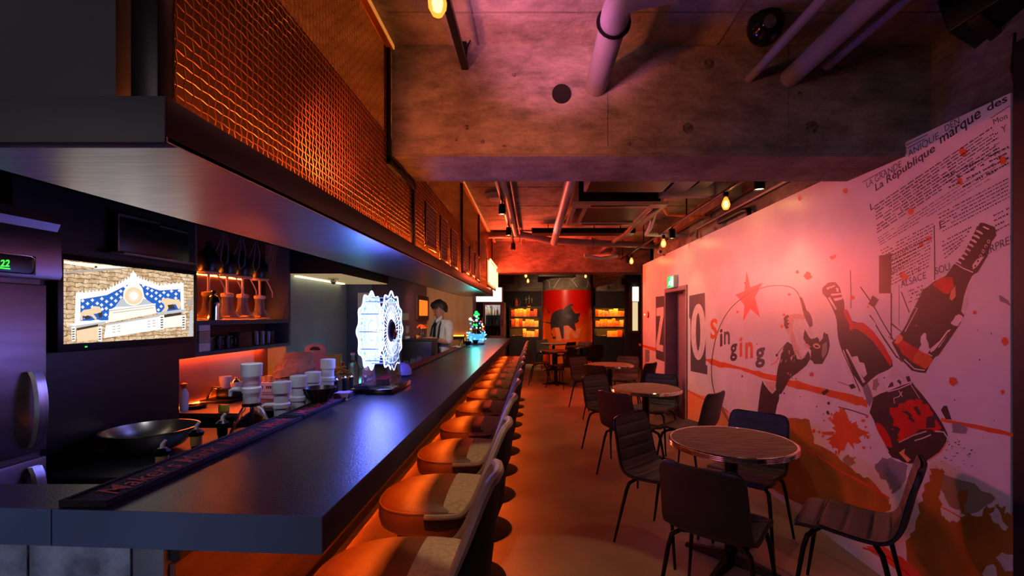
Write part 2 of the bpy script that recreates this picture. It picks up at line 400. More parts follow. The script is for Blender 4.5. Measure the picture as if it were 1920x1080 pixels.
# board-form joints of the ceiling and the beam (shallow grooves as raised fins)
fins = MB()
for y in (1.62, 2.2, 3.4, 4.3, 5.2, 6.1, 7.0, 7.9): fins.box(-.7, 2.0, y, y+.008, CZ-.004, CZ+.01)
for x in (.36, .98, 1.6, -.3): fins.box(x, x+.008, .9, 9.0, CZ-.004, CZ+.01)
tag(fins.build('form_seam', M['concrete'], None, smooth=False), kind='structure')
seam = MB()
for x in (.39, 1.36): seam.box(x, x+.006, 2.4665, 2.47, BZ, CZ)
for x in (-.2,.3,.9,1.5): seam.box(x, x+.006, 8.9965, 9.0, BZ, CZ)
seam.build('seam', M['concrete'], b1)
# pits and spalls on the near beam, as small rough dimples
pit = MB()
for (x,y,r) in ((964,140,.012),(1330,120,.03),(1290,240,.03),(1522,238,.035),(855,260,.012),(905,266,.012),(945,276,.014),(875,238,.016),(1500,175,.012),(1180,270,.012)):
    p = P(x,y,2.47); pit.lathe([(0,.004),(r*.5,.003),(r,0)], 9, p, axis=(0,-1,0))
pit.build('form_pit', mat('form_pit','#2c2620',.9,0,'#6e665c',60), b1)

# ------------------------------------------------------------------ bar canopy with wire mesh
HX, HZ, HY0, HY1, HIN = -.765, 1.861, .956, 8.6, -1.337
HT = 1.957
can = thing('bar_canopy', 'long steel-bottomed canopy over the bar with a wire mesh front', 'canopy', (-1.0, 4.8, HZ))
MB().box(HIN, HX, HY0, HY1, HZ, HZ+.012).build('steel_underside', M['steel'], can, smooth=False)
fb = MB().box(HX-.03, HX, HY0, HY1, HZ+.001, HT)
fb.build('fascia', M['black_panel'], can, bevel=.002)
MB().box(-2.2, HX-.001, HY0-.004, HY0+.03, HZ-.001, HT).build('end_lintel', M['grey_panel'], can, bevel=.002)
MB().box(-2.2, P(217,0,HY0).x, HY0, HY0+.04, HT, CZ).build('end_panel', M['grey_panel'], can, smooth=False)
fx = MB(); fx.box(P(240,0,HY0).x, P(293,0,HY0).x, HY0+.005, HY0+.05, HT, CZ)
fx.build('frame_post', M['black_metal'], can, bevel=.003)
MB().box(HIN, HX-.03, HY0+.03, HY1, HT-.02, HT-.005).build('inner_shelf', M['backing'], can, smooth=False)
MB().box(-1.2, -1.18, HY0+.05, HY1, HT-.005, CZ).build('backing_board', M['backing'], can, smooth=False)
MB().box(HIN, HIN+.02, HY0, HY1, HZ, CZ).build('rear_board', M['black_panel'], can, smooth=False)
wx = -.785
def mesh_panel(y0, y1, z0, z1, name, st=.025, r=.0013):
    m = MB(); ny = int((y1-y0)/st); nz = int((z1-z0)/st)
    for i in range(nz+1):
        z = z0+i*st
        m.tube([(wx+(.0022 if (i+j) % 2 else -.0022), y0+j*st, z) for j in range(ny+1)], r, 4, caps=False)
    for j in range(ny+1):
        y = y0+j*st
        m.tube([(wx-(.0022 if (i+j) % 2 else -.0022), y, z0+i*st) for i in range(nz+1)], r, 4, caps=False)
    return tag(m.build(name, M['wire'], can, smooth=False), kind='stuff')
mesh_panel(HY0+.05, 2.45, HT+.002, CZ-.05, 'wire_mesh')
mesh_panel(2.45, 2.95, HT+.002, BZ-.03, 'wire_mesh')
mesh_panel(2.99, HY1-.05, HT+.002, CZ-.05, 'wire_mesh', .027, .0014)
# black frame bars around the panels
def bar(y0, y1, z0, z1, x0=-.8, x1=-.768): return MB().box(x0, x1, y0, y1, z0, z1)
for a in ((2.445,2.468,BZ-.04,CZ), (2.445,2.97,BZ-.05,BZ-.002), (2.945,2.985,HT,CZ), (4.95,4.99,HT,CZ), (6.5,6.54,HT,CZ), (8.5,8.54,HT,CZ)):
    bar(*a).build('frame_bar', M['black_metal'], can, bevel=.002)
# flats that hold the mesh at the slab, strip light's orange put into their colour
tr = MB(); tr.box(-.79, -.755, HY0, 2.468, CZ-.03, CZ-.002); tr.box(-.79,-.755,2.935,9.0,CZ-.03,CZ-.002)
tr.build('head_trim', M['trim_orange'], can, bevel=.002)
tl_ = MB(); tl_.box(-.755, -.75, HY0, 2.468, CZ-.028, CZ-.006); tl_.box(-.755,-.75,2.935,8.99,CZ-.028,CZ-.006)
tl_.build('trim_glow', glow('trim_glow', (1,.3,.05), .62), can, smooth=False)  # glow added along the trim for the orange light it catches
led = MB(); led.tube([(-.86,HY0+.08,HT+.02),(-.86,HY1-.1,HT+.02)], .007, 8)
led.build('led_strip', glow('orange_led', (1,.2,.025), 85), can, smooth=False)
# red neon sign fixed to the far end of the mesh
ns = thing('neon_sign', 'glowing red-orange neon sign on the far end of the canopy', 'neon sign', (-.75, 8.3, 2.2))
MB().box(-.775, -.765, 7.55, 9.2, 1.99, 2.46).build('sign_backing', M['black_plastic'], ns, bevel=.004)
nm = MB()
def blob(y0, y1, z0, z1, w_=.03):
    k = 10; pts = [(-.74, y0+(y1-y0)*t/k, (z0+z1)/2+(z1-z0)/2*math.sin(t*2.2)) for t in range(k+1)]
    nm.tube(pts, w_, 8)
nm.prism([(-.76,7.62),(-.735,7.62),(-.735,9.1),(-.76,9.1)], 2.06, 2.42)
nm.build('neon_face', glow('neon_red', (1,.045,.012), 60), ns, bevel=.01)
nt_ = MB()
nt_.tube([(-.725, 7.64,2.08),(-.725,7.64,2.44),(-.725,9.1,2.44),(-.725,9.1,2.04),(-.725,7.64,2.04)], .012, 8)
nt_.build('neon_tube', glow('neon_orange', (1,.12,.03), 24), ns)

# ------------------------------------------------------------------ menus hung on the mesh
mb_ = mat('menu_print', '#9c5540', .6, 0, '#5d3028', 30, detail=2)
for i, (xa, xb, yt, yb) in enumerate(((798,818,378,458),(826,839,405,484),(846,857,428,497),(869,878,451,508),(881,889,462,514),(891,898,475,522))):
    a = PX(xa, yt, -.77); b = PX(xb, yt, -.77); zb = PX(xa, yb, -.77).z
    lab = ('nearest framed menu hanging on the canopy mesh', 'second framed menu from the near end of the canopy mesh', 'third framed menu along the canopy mesh, by the frame bar',
           'fourth framed menu along the canopy mesh, past the second frame bar', 'fifth framed menu along the canopy mesh', 'farthest framed menu on the mesh, nearest the neon sign')[i]
    t = thing('hanging_menu', lab, 'menu', (-.77, (a.y+b.y)/2, zb), 0, 'menus hanging on the canopy mesh')
    y0, y1 = a.y, b.y
    MB().box(-.776,-.768,y0,y1,zb,a.z).build('menu_sheet', mb_, t, smooth=False)
    k = MB(); k.box(-.779,-.762,y0,y1,zb-.012,zb+.006); k.box(-.779,-.762,y0,y1,a.z-.006,a.z+.006)
    k.box(-.779,-.764,y0,y0+.008,zb,a.z); k.build('brass_edge', M['brass'], t, bevel=.001)
    pr = MB()
    for r_ in range(9):
        z = a.z-.03-r_*(a.z-zb-.05)/9; pr.box(-.7675,-.7668, y0+.03, y1-.03-random.random()*.1, z-.006, z)
    pr.build('print', mat('menu_ink_%d' % i, '#e0a080', .6), t, smooth=False)

# ------------------------------------------------------------------ bar counter
BX0, BX1, BT, BTH = -1.125, -.474, 1.05, .085
BY1 = 9.2
ct = thing('bar_counter', 'long dark bar counter running down the left of the room', 'bar counter', (-.8, 5, 0))
out = [(BX1,1.03),(BX1,BY1),(BX0,BY1),(BX0,1.225),(-2.6,1.235),(-2.6,1.13),(-1.255,1.078)]
MB().prism(out, BT-.004, BT).build('counter_top', M['counter'], ct, smooth=False)
ed = MB().prism([(x,y) for x,y in out], BT-BTH, BT-.0045); ed.build('counter_edge', M['counter_edge'], ct, bevel=.003)
# pale end facing with its seam, laid on the near edge of the top
def along(t): return Vector((BX1,1.03,0)).lerp(Vector((-1.255,1.078,0)), t)
en = MB(); 
def slab(m, t0, t1, z0, z1, off=.004):
    a, b = along(t0), along(t1); n = Vector((-.06,-1,0)).normalized()*off
    m.add([(a.x,a.y,z0),(b.x,b.y,z0),(b.x,b.y,z1),(a.x,a.y,z1),(a.x+n.x,a.y+n.y,z0),(b.x+n.x,b.y+n.y,z0),(b.x+n.x,b.y+n.y,z1),(a.x+n.x,a.y+n.y,z1)],
          [(4,7,6,5),(0,4,5,1),(3,2,6,7),(0,3,7,4),(1,5,6,2)])
slab(en, 0.0, .826, BT-BTH, BT); slab(en, .83, 1.3, BT-BTH, BT)
en.build('end_facing', M['counter_end'], ct, smooth=False)
# carcass below, stone on the near end, wood on the front
MB().box(-.875, -2.6, 1.12, 1.2, 0, BT-BTH).box(-.875, BX0+.03, 1.12, BY1-.05, 0, BT-BTH).build('carcass', M['black_panel'], ct, smooth=False)
MB().box(-.873, -.86, 1.1, BY1-.05, .0, .905).build('front_panel', M['bar_front'], ct, smooth=False)
MB().box(-.873, -.85, 1.1, BY1-.05, .912, BT-BTH).build('front_rail', M['black_panel'], ct, smooth=False)
for i, (xa, xb, mt) in enumerate(((-2.4,-1.72,'stone'),(-1.715,-1.2,'stone'),(-1.195,-.955,'stone'),(-.95,-.876,'smooth_tile'))):
    for j, (z0, z1) in enumerate(((.0,.3),(.305,.62),(.625,BT-BTH))):
        MB().box(xa, xb, 1.085, 1.118, z0, z1).build('tile', M[mt], ct, bevel=.003)
# shielded strip lights: one below the lip, and an unseen one added low to light the floor
sh = MB(); sh.box(-.54, -.532, 1.2, BY1-.05, .909, BT-BTH); sh.box(-.6,-.54,1.08,BY1-.05,BT-BTH-.006,BT-BTH)
sh.box(-.86, -.82, 1.1, BY1-.05, .506, .52); sh.box(-.824, -.82, 1.1, BY1-.05, .483, .506)  # added shield trimming the low strip's reach across the floor
sh.build('light_channel', M['black_metal'], ct, smooth=False)
MB().box(-.575, -.56, 1.1, BY1-.1, BT-BTH-.014, BT-BTH-.008).build('led_strip', glow('amber_led', (1,.15,.01), 75), ct, smooth=False)
MB().box(-.858, -.838, 1.1, BY1-.1, .496, .503).build('led_strip', glow('floor_fill_led', (1,.14,.01), 320), ct, smooth=False)  # unseen strip added to put orange light on the floor
MB().box(BX0-.3, BX0, 1.3, BY1-.1, .9, .919).build('speed_rail', M['black_metal'], ct, smooth=False)

# ------------------------------------------------------------------ bar mats
mats = [(1.075, 1.98, "Maker's Mark  Maker's Mark", 'nearest'), (2.0, 2.56, "Maker's Mark", 'second')]
for y0, y1, tx, nm_ in mats:
    t = thing('bar_mat', {'nearest':'long black rubber bar mat with red script at the near end of the counter','second':'black rubber bar mat with red script beside the row of white dispensers'}[nm_], 'bar mat', (-1.055, y0, BT), 0, 'rubber mats along the inner edge of the bar')
    mm = MB().box(-1.115, -1.0, y0, y1, BT+.0005, BT+.012); mm.build('rubber_sheet', M['rubber'], t, bevel=.002)
    rb = MB(); rb.box(-1.115,-1.106,y0,y1,BT+.012,BT+.017); rb.box(-1.009,-1.0,y0,y1,BT+.012,BT+.017); rb.box(-1.106,-1.009,y0,y0+.008,BT+.012,BT+.017); rb.box(-1.106,-1.009,y1-.008,y1,BT+.012,BT+.017)
    rb.build('raised_border', M['rubber'], t, bevel=.001)
    pl = quad_place((-1.022,y0+.05,BT+.0135),(-1.022,y1-.03,BT+.0135),(-1.092,y1-.03,BT+.0135),(-1.092,y0+.05,BT+.0135))
    tag(text_mb(tx, pl, .006, .35).build('lettering', M['mat_red'], t, smooth=False), kind='stuff')
for y0, y1, lb in ((3.15,5.9,'red bar runner beyond the light-up wheel on the counter'),(5.95,7.3,'dark red bar runner near the bead-lit ornament')):
    t = thing('bar_runner', lb, 'bar mat', (-1.055, y0, BT), 0, 'red runners along the bar')
    MB().box(-1.115,-1.0,y0,y1,BT+.0005,BT+.01).build('runner_sheet', M['rubber'], t, bevel=.002)
    MB().box(-1.1,-1.015,y0+.02,y1-.02,BT+.01,BT+.013).build('red_band', M['red_runner'], t, smooth=False)

# ------------------------------------------------------------------ back bar: panelling, shelving, soffit
pan = MB(); pan.box(-2.6,-2.08,1.83,2.69,0,2.75); pan.box(-2.6,-2.09,2.69,2.83,1.242,2.75); pan.box(-2.9,-2.5,.5,1.83,1.95,2.75)
struct(pan.build('wall_backbar_panel', M['black_panel'], smooth=False))
bw = MB(); struct(MB().box(-2.4,-2.31,2.69,3.98,0,2.75).build('wall_backbar_splash',mat('russet_splashback','#8c5a50',.35,.3,'#7a4c44',3),smooth=False)); bw.box(-2.4,-2.151,3.98,5.27,.9,2.75); bw.box(-2.4,-2.15,3.98,5.33,0,.9); struct(MB().box(-2.4,-2.15,5.33,9.2,0,CZ).build('wall_backbar_purple',mat('purple_paint','#6d4a68',.5,0,'#5e3f5a',3),smooth=False))
struct(bw.build('wall_backbar', mat('slate_backbar_paint','#83989c',.42,0,'#748a90',3), smooth=False))
struct(MB().box(-2.4,-1.86,5.27,5.33,.901,CZ).build('wall_backbar_return', mat('navy_paint','#4a4a66',.45,0,'#40405a',3), smooth=False))
struct(MB().box(-2.4,-1.19,9.2,9.3,0,CZ).build('wall_backbar_end', mat('beige_board','#b08a68',.55,0,'#9c7656',3,.1,30,stretch=(4,4,.4)), smooth=False))
struct(MB().box(-1.19,-1.17,8.9,9.3,0,CZ).build('trim_3', M['black_panel'], smooth=False))
# shelf unit
su = thing('wall_shelf_unit', 'black open shelf unit beside the television holding glassware', 'shelf unit', (-2.2,3.4,1.242))
for nm_, a in (('side_panel',(-2.31,-2.1,2.83,2.86,1.242,2.7)),('side_panel',(-2.31,-2.1,3.93,3.96,1.242,2.7)),('bottom_board',(-2.31,-2.1,2.86,3.93,1.242,1.27)),
               ('shelf_board',(-2.31,-2.1,2.86,3.93,1.44,1.47)),('back_board',(-2.31,-2.3,2.86,3.93,1.27,2.7))):
    MB().box(*a).build(nm_, M['grey_panel'] if nm_ != 'back_board' else mat('oxblood_board','#5b332a',.6), su, bevel=.002)
MB().box(-2.305,-2.295,2.9,3.6,1.782,1.79).build('led_strip', glow('shelf_led',(1,.18,.015),120), su, smooth=False)
MB().box(-2.305,-2.297,2.88,3.85,1.475,1.481).build('led_strip', glow('shelf_led_low',(1,.18,.015),120), su, smooth=False)
# glass siphons on the shelf
ag = mat('warm_clear_glass','#ffe0c0',.05,0,'#ffd8b0',trans=.75,ior=1.3)
gp = mat('siphon_stem','#e8b890',.3,0)
def siphon(x, y, label):
    t = thing('glass_siphon', label, 'siphon', (x,y,1.47), 0, 'glass siphons on the orange-lit shelf')
    MB().lathe([(.0,.001),(.075,.003),(.082,.015),(.07,.035),(.042,.07),(.034,.12),(.038,.175),(.034,.175),(.03,.12),(.038,.072),(.065,.036),(.074,.016),(.0,.01)],20).build('flask', ag, t, False)
    MB().lathe([(0,.165),(.04,.165),(.043,.178),(.04,.19),(.012,.195),(.01,.21),(0,.21)],16).build('stopper', gp, t, False)
    MB().tube([(0,0,.03),(0,0,.32)],.009,10).build('stem', gp, t, False)
    MB().lathe([(0,.31),(.062,.312),(.066,.32),(.062,.328),(0,.33)],20).build('lit_plate', gp, t, False)
    MB().lathe([(0,.33),(.055,.332),(.066,.37),(.06,.43),(.04,.47),(.02,.49),(.018,.53),(0,.53)],20).build('dark_chamber', M['black_plastic'], t, False)
    h = MB(); h.tube([(.03,.02,.46),(.07,.06,.62),(.085,.075,.5),(.07,.085,.4),(.05,.07,.37),(.06,.03,.42),(.07,.05,.58)],.0045,7)
    h.build('hose', M['duct'], t, False)
    MB().tube([(.02,.02,.36),(.05,.05,.27),(.055,.08,.22),(.05,.09,.18)],.005,7).build('side_tube', gp, t, False)
    return t
for i,(px_) in enumerate((391,426,455,487)):
    d = 2.2*F/(VX-px_)
    siphon(-2.2, d, ('first glass siphon on the lit shelf, behind the steel shaker','second glass siphon on the orange-lit shelf','third glass siphon on the orange-lit shelf','last glass siphon on the lit shelf, with a tilted black spoon')[i])
t = thing('cocktail_shaker','polished steel cocktail shaker standing before the glass siphons','shaker',(-2.13,3.05,1.47))
MB().lathe([(0,0),(.036,.002),(.04,.08),(.043,.115),(.036,.135),(0,.136)],20).build('shaker_cup', M['chrome'], t, False)
MB().lathe([(.036,.135),(.03,.155),(.016,.165),(.016,.19),(.012,.197),(0,.198)],20).build('shaker_cap', M['chrome'], t, False)
# lower shelf contents
z = 1.27
for i,(mt,h) in enumerate((('paper',.055),('olive_paint',.075),('paper',.05))):
    o = tag(MB().box(-2.19,-2.105,2.885,2.985,z+.0005,z+h).build('carton',M[mt],bevel=.003),
            ('white carton at the bottom of the stack on the lower shelf','olive carton in the middle of the stack on the lower shelf','white carton topping the stack on the lower shelf')[i],'carton','cartons stacked on the lower shelf')
    z += h+.0005
for i,y in enumerate((3.06,3.15,3.24)):
    t = thing('dark_mug', 'dark mug on the lower shelf next to the cartons, %s of three' % ('first','second','third')[i], 'mug', (-2.17,y,1.27),0,'dark mugs on the lower shelf')
    MB().lathe([(0,.001),(.034,.001),(.038,.09),(.034,.09),(.03,.008),(0,.008)],18).build('cup', M['black_plastic'],t,False)
    MB().tube([(.036,0,.075),(.06,0,.07),(.062,0,.035),(.036,0,.025)],.005,8).build('handle', M['black_plastic'],t,False)
tag(MB().box(-2.2,-2.12,3.3,3.45,1.2705,1.38).build('brown_box',M['backing'],bevel=.004),'brown box on the lower shelf between mugs and tumblers','box')
tg = MB().lathe([(0,.001),(.028,.001),(.034,.105),(.032,.105),(.026,.008),(0,.008)],16)
tg0 = None
for i,(x,y) in enumerate(((-2.16,3.52),(-2.16,3.6),(-2.16,3.68),(-2.16,3.76),(-2.24,3.56),(-2.24,3.64),(-2.24,3.72),(-2.24,3.8))):
    if tg0 is None: tg0 = MB(); tg0.v=list(tg.v); tg0.f=list(tg.f); o = tg0.build('tumbler',M['glass'],None,False); base=o
    else: o = base.copy(); COL.objects.link(o)
    o.location=(x,y,1.27); tag(o,('first','second','third','fourth')[i%4]+' clear tumbler in the '+('front','back')[i//4]+' row on the lower shelf','tumbler','tumblers on the lower shelf')
# soffit cabinet with its warm light
sc = thing('overhead_cabinet','dark overhead cabinet with a warm lit underside above the slate panel','cabinet',(-1.9,4.6,1.861))
MB().box(-2.15,-1.67,3.98,5.262,1.866,2.7).build('cabinet_body',M['black_panel'],sc,smooth=False)
MB().box(-2.14,-1.68,3.99,5.25,1.859,1.866).build('lit_underside',mat('cream_soffit','#e8d2a0',.5,emit=(1,.72,.32,1),estr=.28),sc,smooth=False)
MB().box(-2.14,-2.1,4.1,5.1,1.848,1.858).build('light_bar',glow('warm_bar',(1,.75,.4),3.5),sc,smooth=False)
t = MB(); t.box(-1.95,-1.87,4.34,4.4,1.845,1.859); t.tube([(-1.91,4.37,1.85),(-1.91,4.33,1.825),(-1.86,4.3,1.82)],.012,8); t.ball((-1.91,4.37,1.82),.022)
t.build('spot_fitting',M['chrome'],sc)

# ------------------------------------------------------------------ fridge at the left edge
fg = thing('tall_fridge','tall steel commercial fridge at the left edge with green digits','fridge',(-2.2,1.3,0))
MB().box(-2.7,-1.935,.75,1.80,.05,1.9).build('cabinet_body',M['steel_door'],fg,bevel=.006)
MB().box(-1.935,-1.9,.78,1.79,.98,1.62).build('door',M['steel_door'],fg,bevel=.006)
MB().box(-1.935,-1.9,.78,1.79,.12,.955).build('door',M['steel_door'],fg,bevel=.006)
pm = MB(); rows=[]
prof=[(-1.92,1.905),(-1.885,1.9),(-1.872,1.86),(-1.885,1.83),(-1.872,1.80),(-1.866,1.66),(-1.872,1.642),(-1.93,1.64)]
pm.grid([[(x,y,zz) for x,zz in prof] for y in (1.815,.75)])
pm.add([(x,1.815,zz) for x,zz in prof],[tuple(range(8))])
pm.build('control_panel',M['steel_door'],fg,fix=True)
dz0,dz1=1.652,1.722; ya=PX(0,0,-1.86).y-.25; yb=PX(69,0,-1.86).y
MB().box(-1.868,-1.862,ya,yb,dz0,dz1).build('display',M['black_plastic'],fg,bevel=.008)
k=MB(); k.tube([(-1.861,yb-.008,dz0+.01),(-1.861,yb-.008,dz1-.01),(-1.861,yb-.02,dz1-.002),(-1.861,ya,dz1-.002)],.002,6); k.tube([(-1.861,yb-.008,dz0+.01),(-1.861,yb-.02,dz0+.002),(-1.861,ya,dz0+.002)],.002,6)
k.build('display_border',M['chrome'],fg)
gl=glow('green_digits',(.05,1,.05),2.2)
def gseg(px0,py0,px1,py1): 
    a=PX(px0,py0,-1.8605); b=PX(px1,py1,-1.8605); return a,b
a=PX(0,500,-1.8605); b=PX(18,500,-1.8605); c_=PX(18,487,-1.8605); d_=PX(0,487,-1.8605)
text_mb('22',quad_place(a,b,c_,d_),.02,.15).build('green_digits',gl,fg,smooth=False)
a=PX(-20,504,-1.8605); b=PX(19,503,-1.8605)
MB().box(-1.861,-1.860,a.y,b.y,b.z-.004,b.z).build('green_bar',gl,fg,smooth=False)
yh=PX(72,0,-1.87).y
for z0,z1,nm_ in ((1.005,1.29,'door_handle'),(.62,.93,'door_handle')):
    hm=MB(); rows=[]
    for i in range(13):
        tt=i/12; zz=z0+(z1-z0)*tt; bow=.026*math.sin(PI*min(max(tt,0),1))**.6
        rows.append([(-1.9+bow+.004,yh-.014,zz),(-1.9+bow+.018,yh-.01,zz),(-1.9+bow+.018,yh+.024,zz),(-1.9+bow+.004,yh+.028,zz),(-1.9+bow+.004,yh-.014,zz)])
    hm.grid(rows); hm.build(nm_,M['steel'],fg,fix=True)

# ------------------------------------------------------------------ television with a lit picture
tv = thing('television','wall television showing a blue and white gabled stone frieze','television',(-2.06,2.37,1.35))
TY0,TY1,TZ0,TZ1=1.995,2.757,1.376,1.745
MB().box(-2.079,-2.046,TY0-.025,TY1+.025,TZ0-.035,TZ1+.025).build('bezel',M['black_plastic'],tv,bevel=.004)
def screen_mat():
    m=bpy.data.materials.new('screen_masonry'); m.use_nodes=True; nt=m.node_tree; nt.nodes.clear()
    tc=nd(nt,'ShaderNodeTexCoord'); mp=nd(nt,'ShaderNodeMapping'); mp.inputs['Rotation'].default_value=(PI/2,.02,PI/2); 
    sx=nd(nt,'ShaderNodeSeparateXYZ'); cx=nd(nt,'ShaderNodeCombineXYZ'); nt.links.new(tc.outputs['Object'],sx.inputs[0]); nt.links.new(sx.outputs[1],cx.inputs[0]); nt.links.new(sx.outputs[2],cx.inputs[1])
    br=nd(nt,'ShaderNodeTexBrick'); br.inputs['Scale'].default_value=1; br.inputs['Brick Width'].default_value=.075; br.inputs['Row Height'].default_value=.019; br.inputs['Mortar Size'].default_value=.0017
    br.inputs['Color1'].default_value=(.78,.52,.3,1); br.inputs['Color2'].default_value=(1,.78,.52,1); br.inputs['Mortar'].default_value=(.3,.17,.09,1)
    no=nd(nt,'ShaderNodeTexNoise'); no.inputs['Scale'].default_value=30; no.inputs['Detail'].default_value=6; nt.links.new(cx.outputs[0],no.inputs[0])
    ad=nd(nt,'ShaderNodeMix',data_type='VECTOR'); ad.inputs[0].default_value=.03; nt.links.new(cx.outputs[0],ad.inputs[4]); nt.links.new(no.outputs[1],ad.inputs[5]); nt.links.new(ad.outputs[1],br.inputs[0])
    mx=nd(nt,'ShaderNodeMix',data_type='RGBA',blend_type='MULTIPLY'); mx.inputs[0].default_value=.8
    rp=nd(nt,'ShaderNodeValToRGB'); rp.color_ramp.elements[0].position=.35; rp.color_ramp.elements[0].color=(.5,.4,.32,1); rp.color_ramp.elements[1].position=.6
    nt.links.new(no.outputs[0],rp.inputs[0]); nt.links.new(br.outputs[0],mx.inputs[6]); nt.links.new(rp.outputs[0],mx.inputs[7])
    e=nd(nt,'ShaderNodeEmission'); e.inputs[1].default_value=1.0; o=nd(nt,'ShaderNodeOutputMaterial')
    nt.links.new(mx.outputs[2],e.inputs[0]); nt.links.new(e.outputs[0],o.inputs[0]); return m
scn=MB().add([(-2.0455,TY0,TZ0),(-2.0455,TY1,TZ0),(-2.0455,TY1,TZ1),(-2.0455,TY0,TZ1)],[(0,1,2,3)]).build('screen',screen_mat(),tv,smooth=False)
TVL=[0]
def tvp(pts,mt,name='picture_shape',crop=True):
    TVL[0]+=1; X=-2.0455+.00003*TVL[0]
    pp=[]
    for x,y in pts:
        q=PX(110+x/3.857,380+y/3.857,-2.0405) if crop else x
        q=Vector((X,min(max(q.y,TY0),TY1),min(max(q.z,TZ0),TZ1))); pp.append(q)
    return MB().poly(pp,(1,0,0),0).build(name,mt,scn,smooth=False)
Gw=glow('screen_white',(.95,.9,.86),1.2); Gb=glow('screen_blue',(.03,.14,.6),1.0); Gg=glow('screen_grey',(.6,.62,.66),1); Gt=glow('screen_tan',(.9,.66,.42),1.1); Gd=glow('screen_dark',(.07,.045,.03),1); Gp=glow('screen_cream',(1,.86,.74),1.2); Gs=glow('screen_shade',(.5,.42,.38),1)
tvp([(50,498),(420,468),(530,470),(420,488),(50,512)],Gs); tvp([(48,420),(330,450),(520,470),(300,478),(48,440)],Gp)
tvp([(268,458),(286,458),(286,472),(268,472)],Gd)
# crenellated gable
def teeth(p,q,n,h):
    m=[]
    for i in range(n):
        a=(p[0]+(q[0]-p[0])*(i+.15)/n,p[1]+(q[1]-p[1])*(i+.15)/n); b=(p[0]+(q[0]-p[0])*(i+.75)/n,p[1]+(q[1]-p[1])*(i+.75)/n)
        m.append([a,b,(b[0]-2,b[1]-h*.7),((a[0]+b[0])/2,(a[1]+b[1])/2-h*1.3),(a[0]+2,a[1]-h*.7)])
    return m
for T in teeth((140,660),(350,640),8,16)+teeth((350,640),(520,545),8,18)+teeth((575,545),(735,605),8,18)+teeth((735,605),(905,590),6,16): tvp(T,Gw)
tvp([(520,540),(528,510),(538,505),(545,485),(553,505),(566,512),(575,545),(566,560),(530,560)],Gw)
tvp([(130,655),(350,635),(545,530),(735,600),(908,580),(912,790),(710,800),(700,740),(560,745),(370,775),(360,870),(120,885)],Gw)
tvp([(165,700),(355,668),(510,590),(475,640),(470,700),(420,750),(378,775),(375,850),(162,855)],Gb)
tvp([(585,585),(735,635),(885,625),(888,775),(712,795),(700,735),(655,715),(625,680),(612,620)],Gb)
def cross(x,y,s):
    tvp([(x-s,y-s*.35),(x-s*.35,y-s*.4),(x-s*.3,y-s),(x+s*.35,y-s),(x+s*.4,y-s*.35),(x+s,y-s*.3),(x+s,y+s*.35),(x+s*.4,y+s*.4),(x+s*.3,y+s),(x-s*.3,y+s),(x-s*.4,y+s*.4),(x-s,y+s*.35)],Gw)
for x,y in ((180,710),(180,755),(215,730),(250,705),(250,755),(285,728),(318,695),(316,740),(352,715),(388,690),(425,662),(350,765),(385,738),(418,710),(455,640),(455,685),(488,610),(345,810),(375,825),(320,770)): cross(x,y,12)
for x,y in ((618,600),(648,620),(645,660),(678,636),(676,676),(710,652),(708,695),(738,672),(765,650),(795,668),(795,700),(820,640),(852,660),(876,636),(735,715),(762,695),(745,750),(725,775),(850,690)): cross(x,y,11)
def disc(cx,cy,rx,ry,n=28): return [(cx+rx*math.cos(2*PI*i/n),cy+ry*math.sin(2*PI*i/n)) for i in range(n)]
tvp([(410,755),(450,700),(480,690),(600,690),(640,700),(690,735),(560,748)],Gg)
tvp(disc(545,672,74,72),Gp); tvp(disc(546,674,64,62),Gt)
st=[]
for i in range(32):
    r=(50 if i%2==0 else 24); st.append((547+r*math.cos(2*PI*i/32),674+r*math.sin(2*PI*i/32)))
tvp(st,Gp); tvp(disc(547,674,20,20),Gw)
lion=[(162,850),(160,800),(185,775),(230,770),(262,748),(300,752),(315,775),(310,795),(290,800),(255,805),(280,835),(270,848),(240,820),(215,815),(200,840),(185,840),(190,815),(175,820),(178,850)]
tvp(lion,Gt); tvp([(180,825),(215,815),(240,835),(200,845)],Gd); tvp([(285,800),(318,790),(318,825),(300,835)],Gd)
lion2=[(745,790),(770,760),(765,735),(740,715),(755,695),(790,690),(840,700),(875,700),(888,730),(880,770),(865,765),(850,735),(825,735),(800,755),(785,785)]
tvp(lion2,Gt); tvp([(790,740),(830,735),(850,770),(800,770)],Gd)
tvp([(370,775),(700,735),(712,800),(360,868)],Gp); tvp([(368,780),(704,738),(705,742),(368,785)],Gs); tvp([(368,770),(704,728),(705,738),(368,780)],Gw); tvp([(395,795),(690,758),(692,762),(395,800)],Gs)
tvp([(345,885),(740,820),(750,915),(330,980)],Gw); tvp([(345,878),(742,812),(742,822),(345,890)],Gg)
for i in range(9):
    for j in range(3): tvp([(392+i*36,895+j*20-i*5.5),(414+i*36,892+j*20-i*5.5),(414+i*36,897+j*20-i*5.5),(392+i*36,900+j*20-i*5.5)],Gs if (i<2 or i>6) else Gp)
tvp([(72,890),(280,850),(345,862),(330,882),(110,905),(75,900)],Gg); tvp([(75,882),(280,845),(340,858),(110,892)],Gw)
tvp([(715,795),(890,770),(915,775),(915,790),(720,812)],Gg)
tvp([(130,910),(290,880),(295,985),(135,1010)],Gt); tvp([(130,908),(288,878),(288,895),(132,925)],Gd)
tvp([(760,815),(888,795),(892,895),(762,910)],Gp); tvp([(760,812),(888,792),(888,812),(760,832)],Gd)
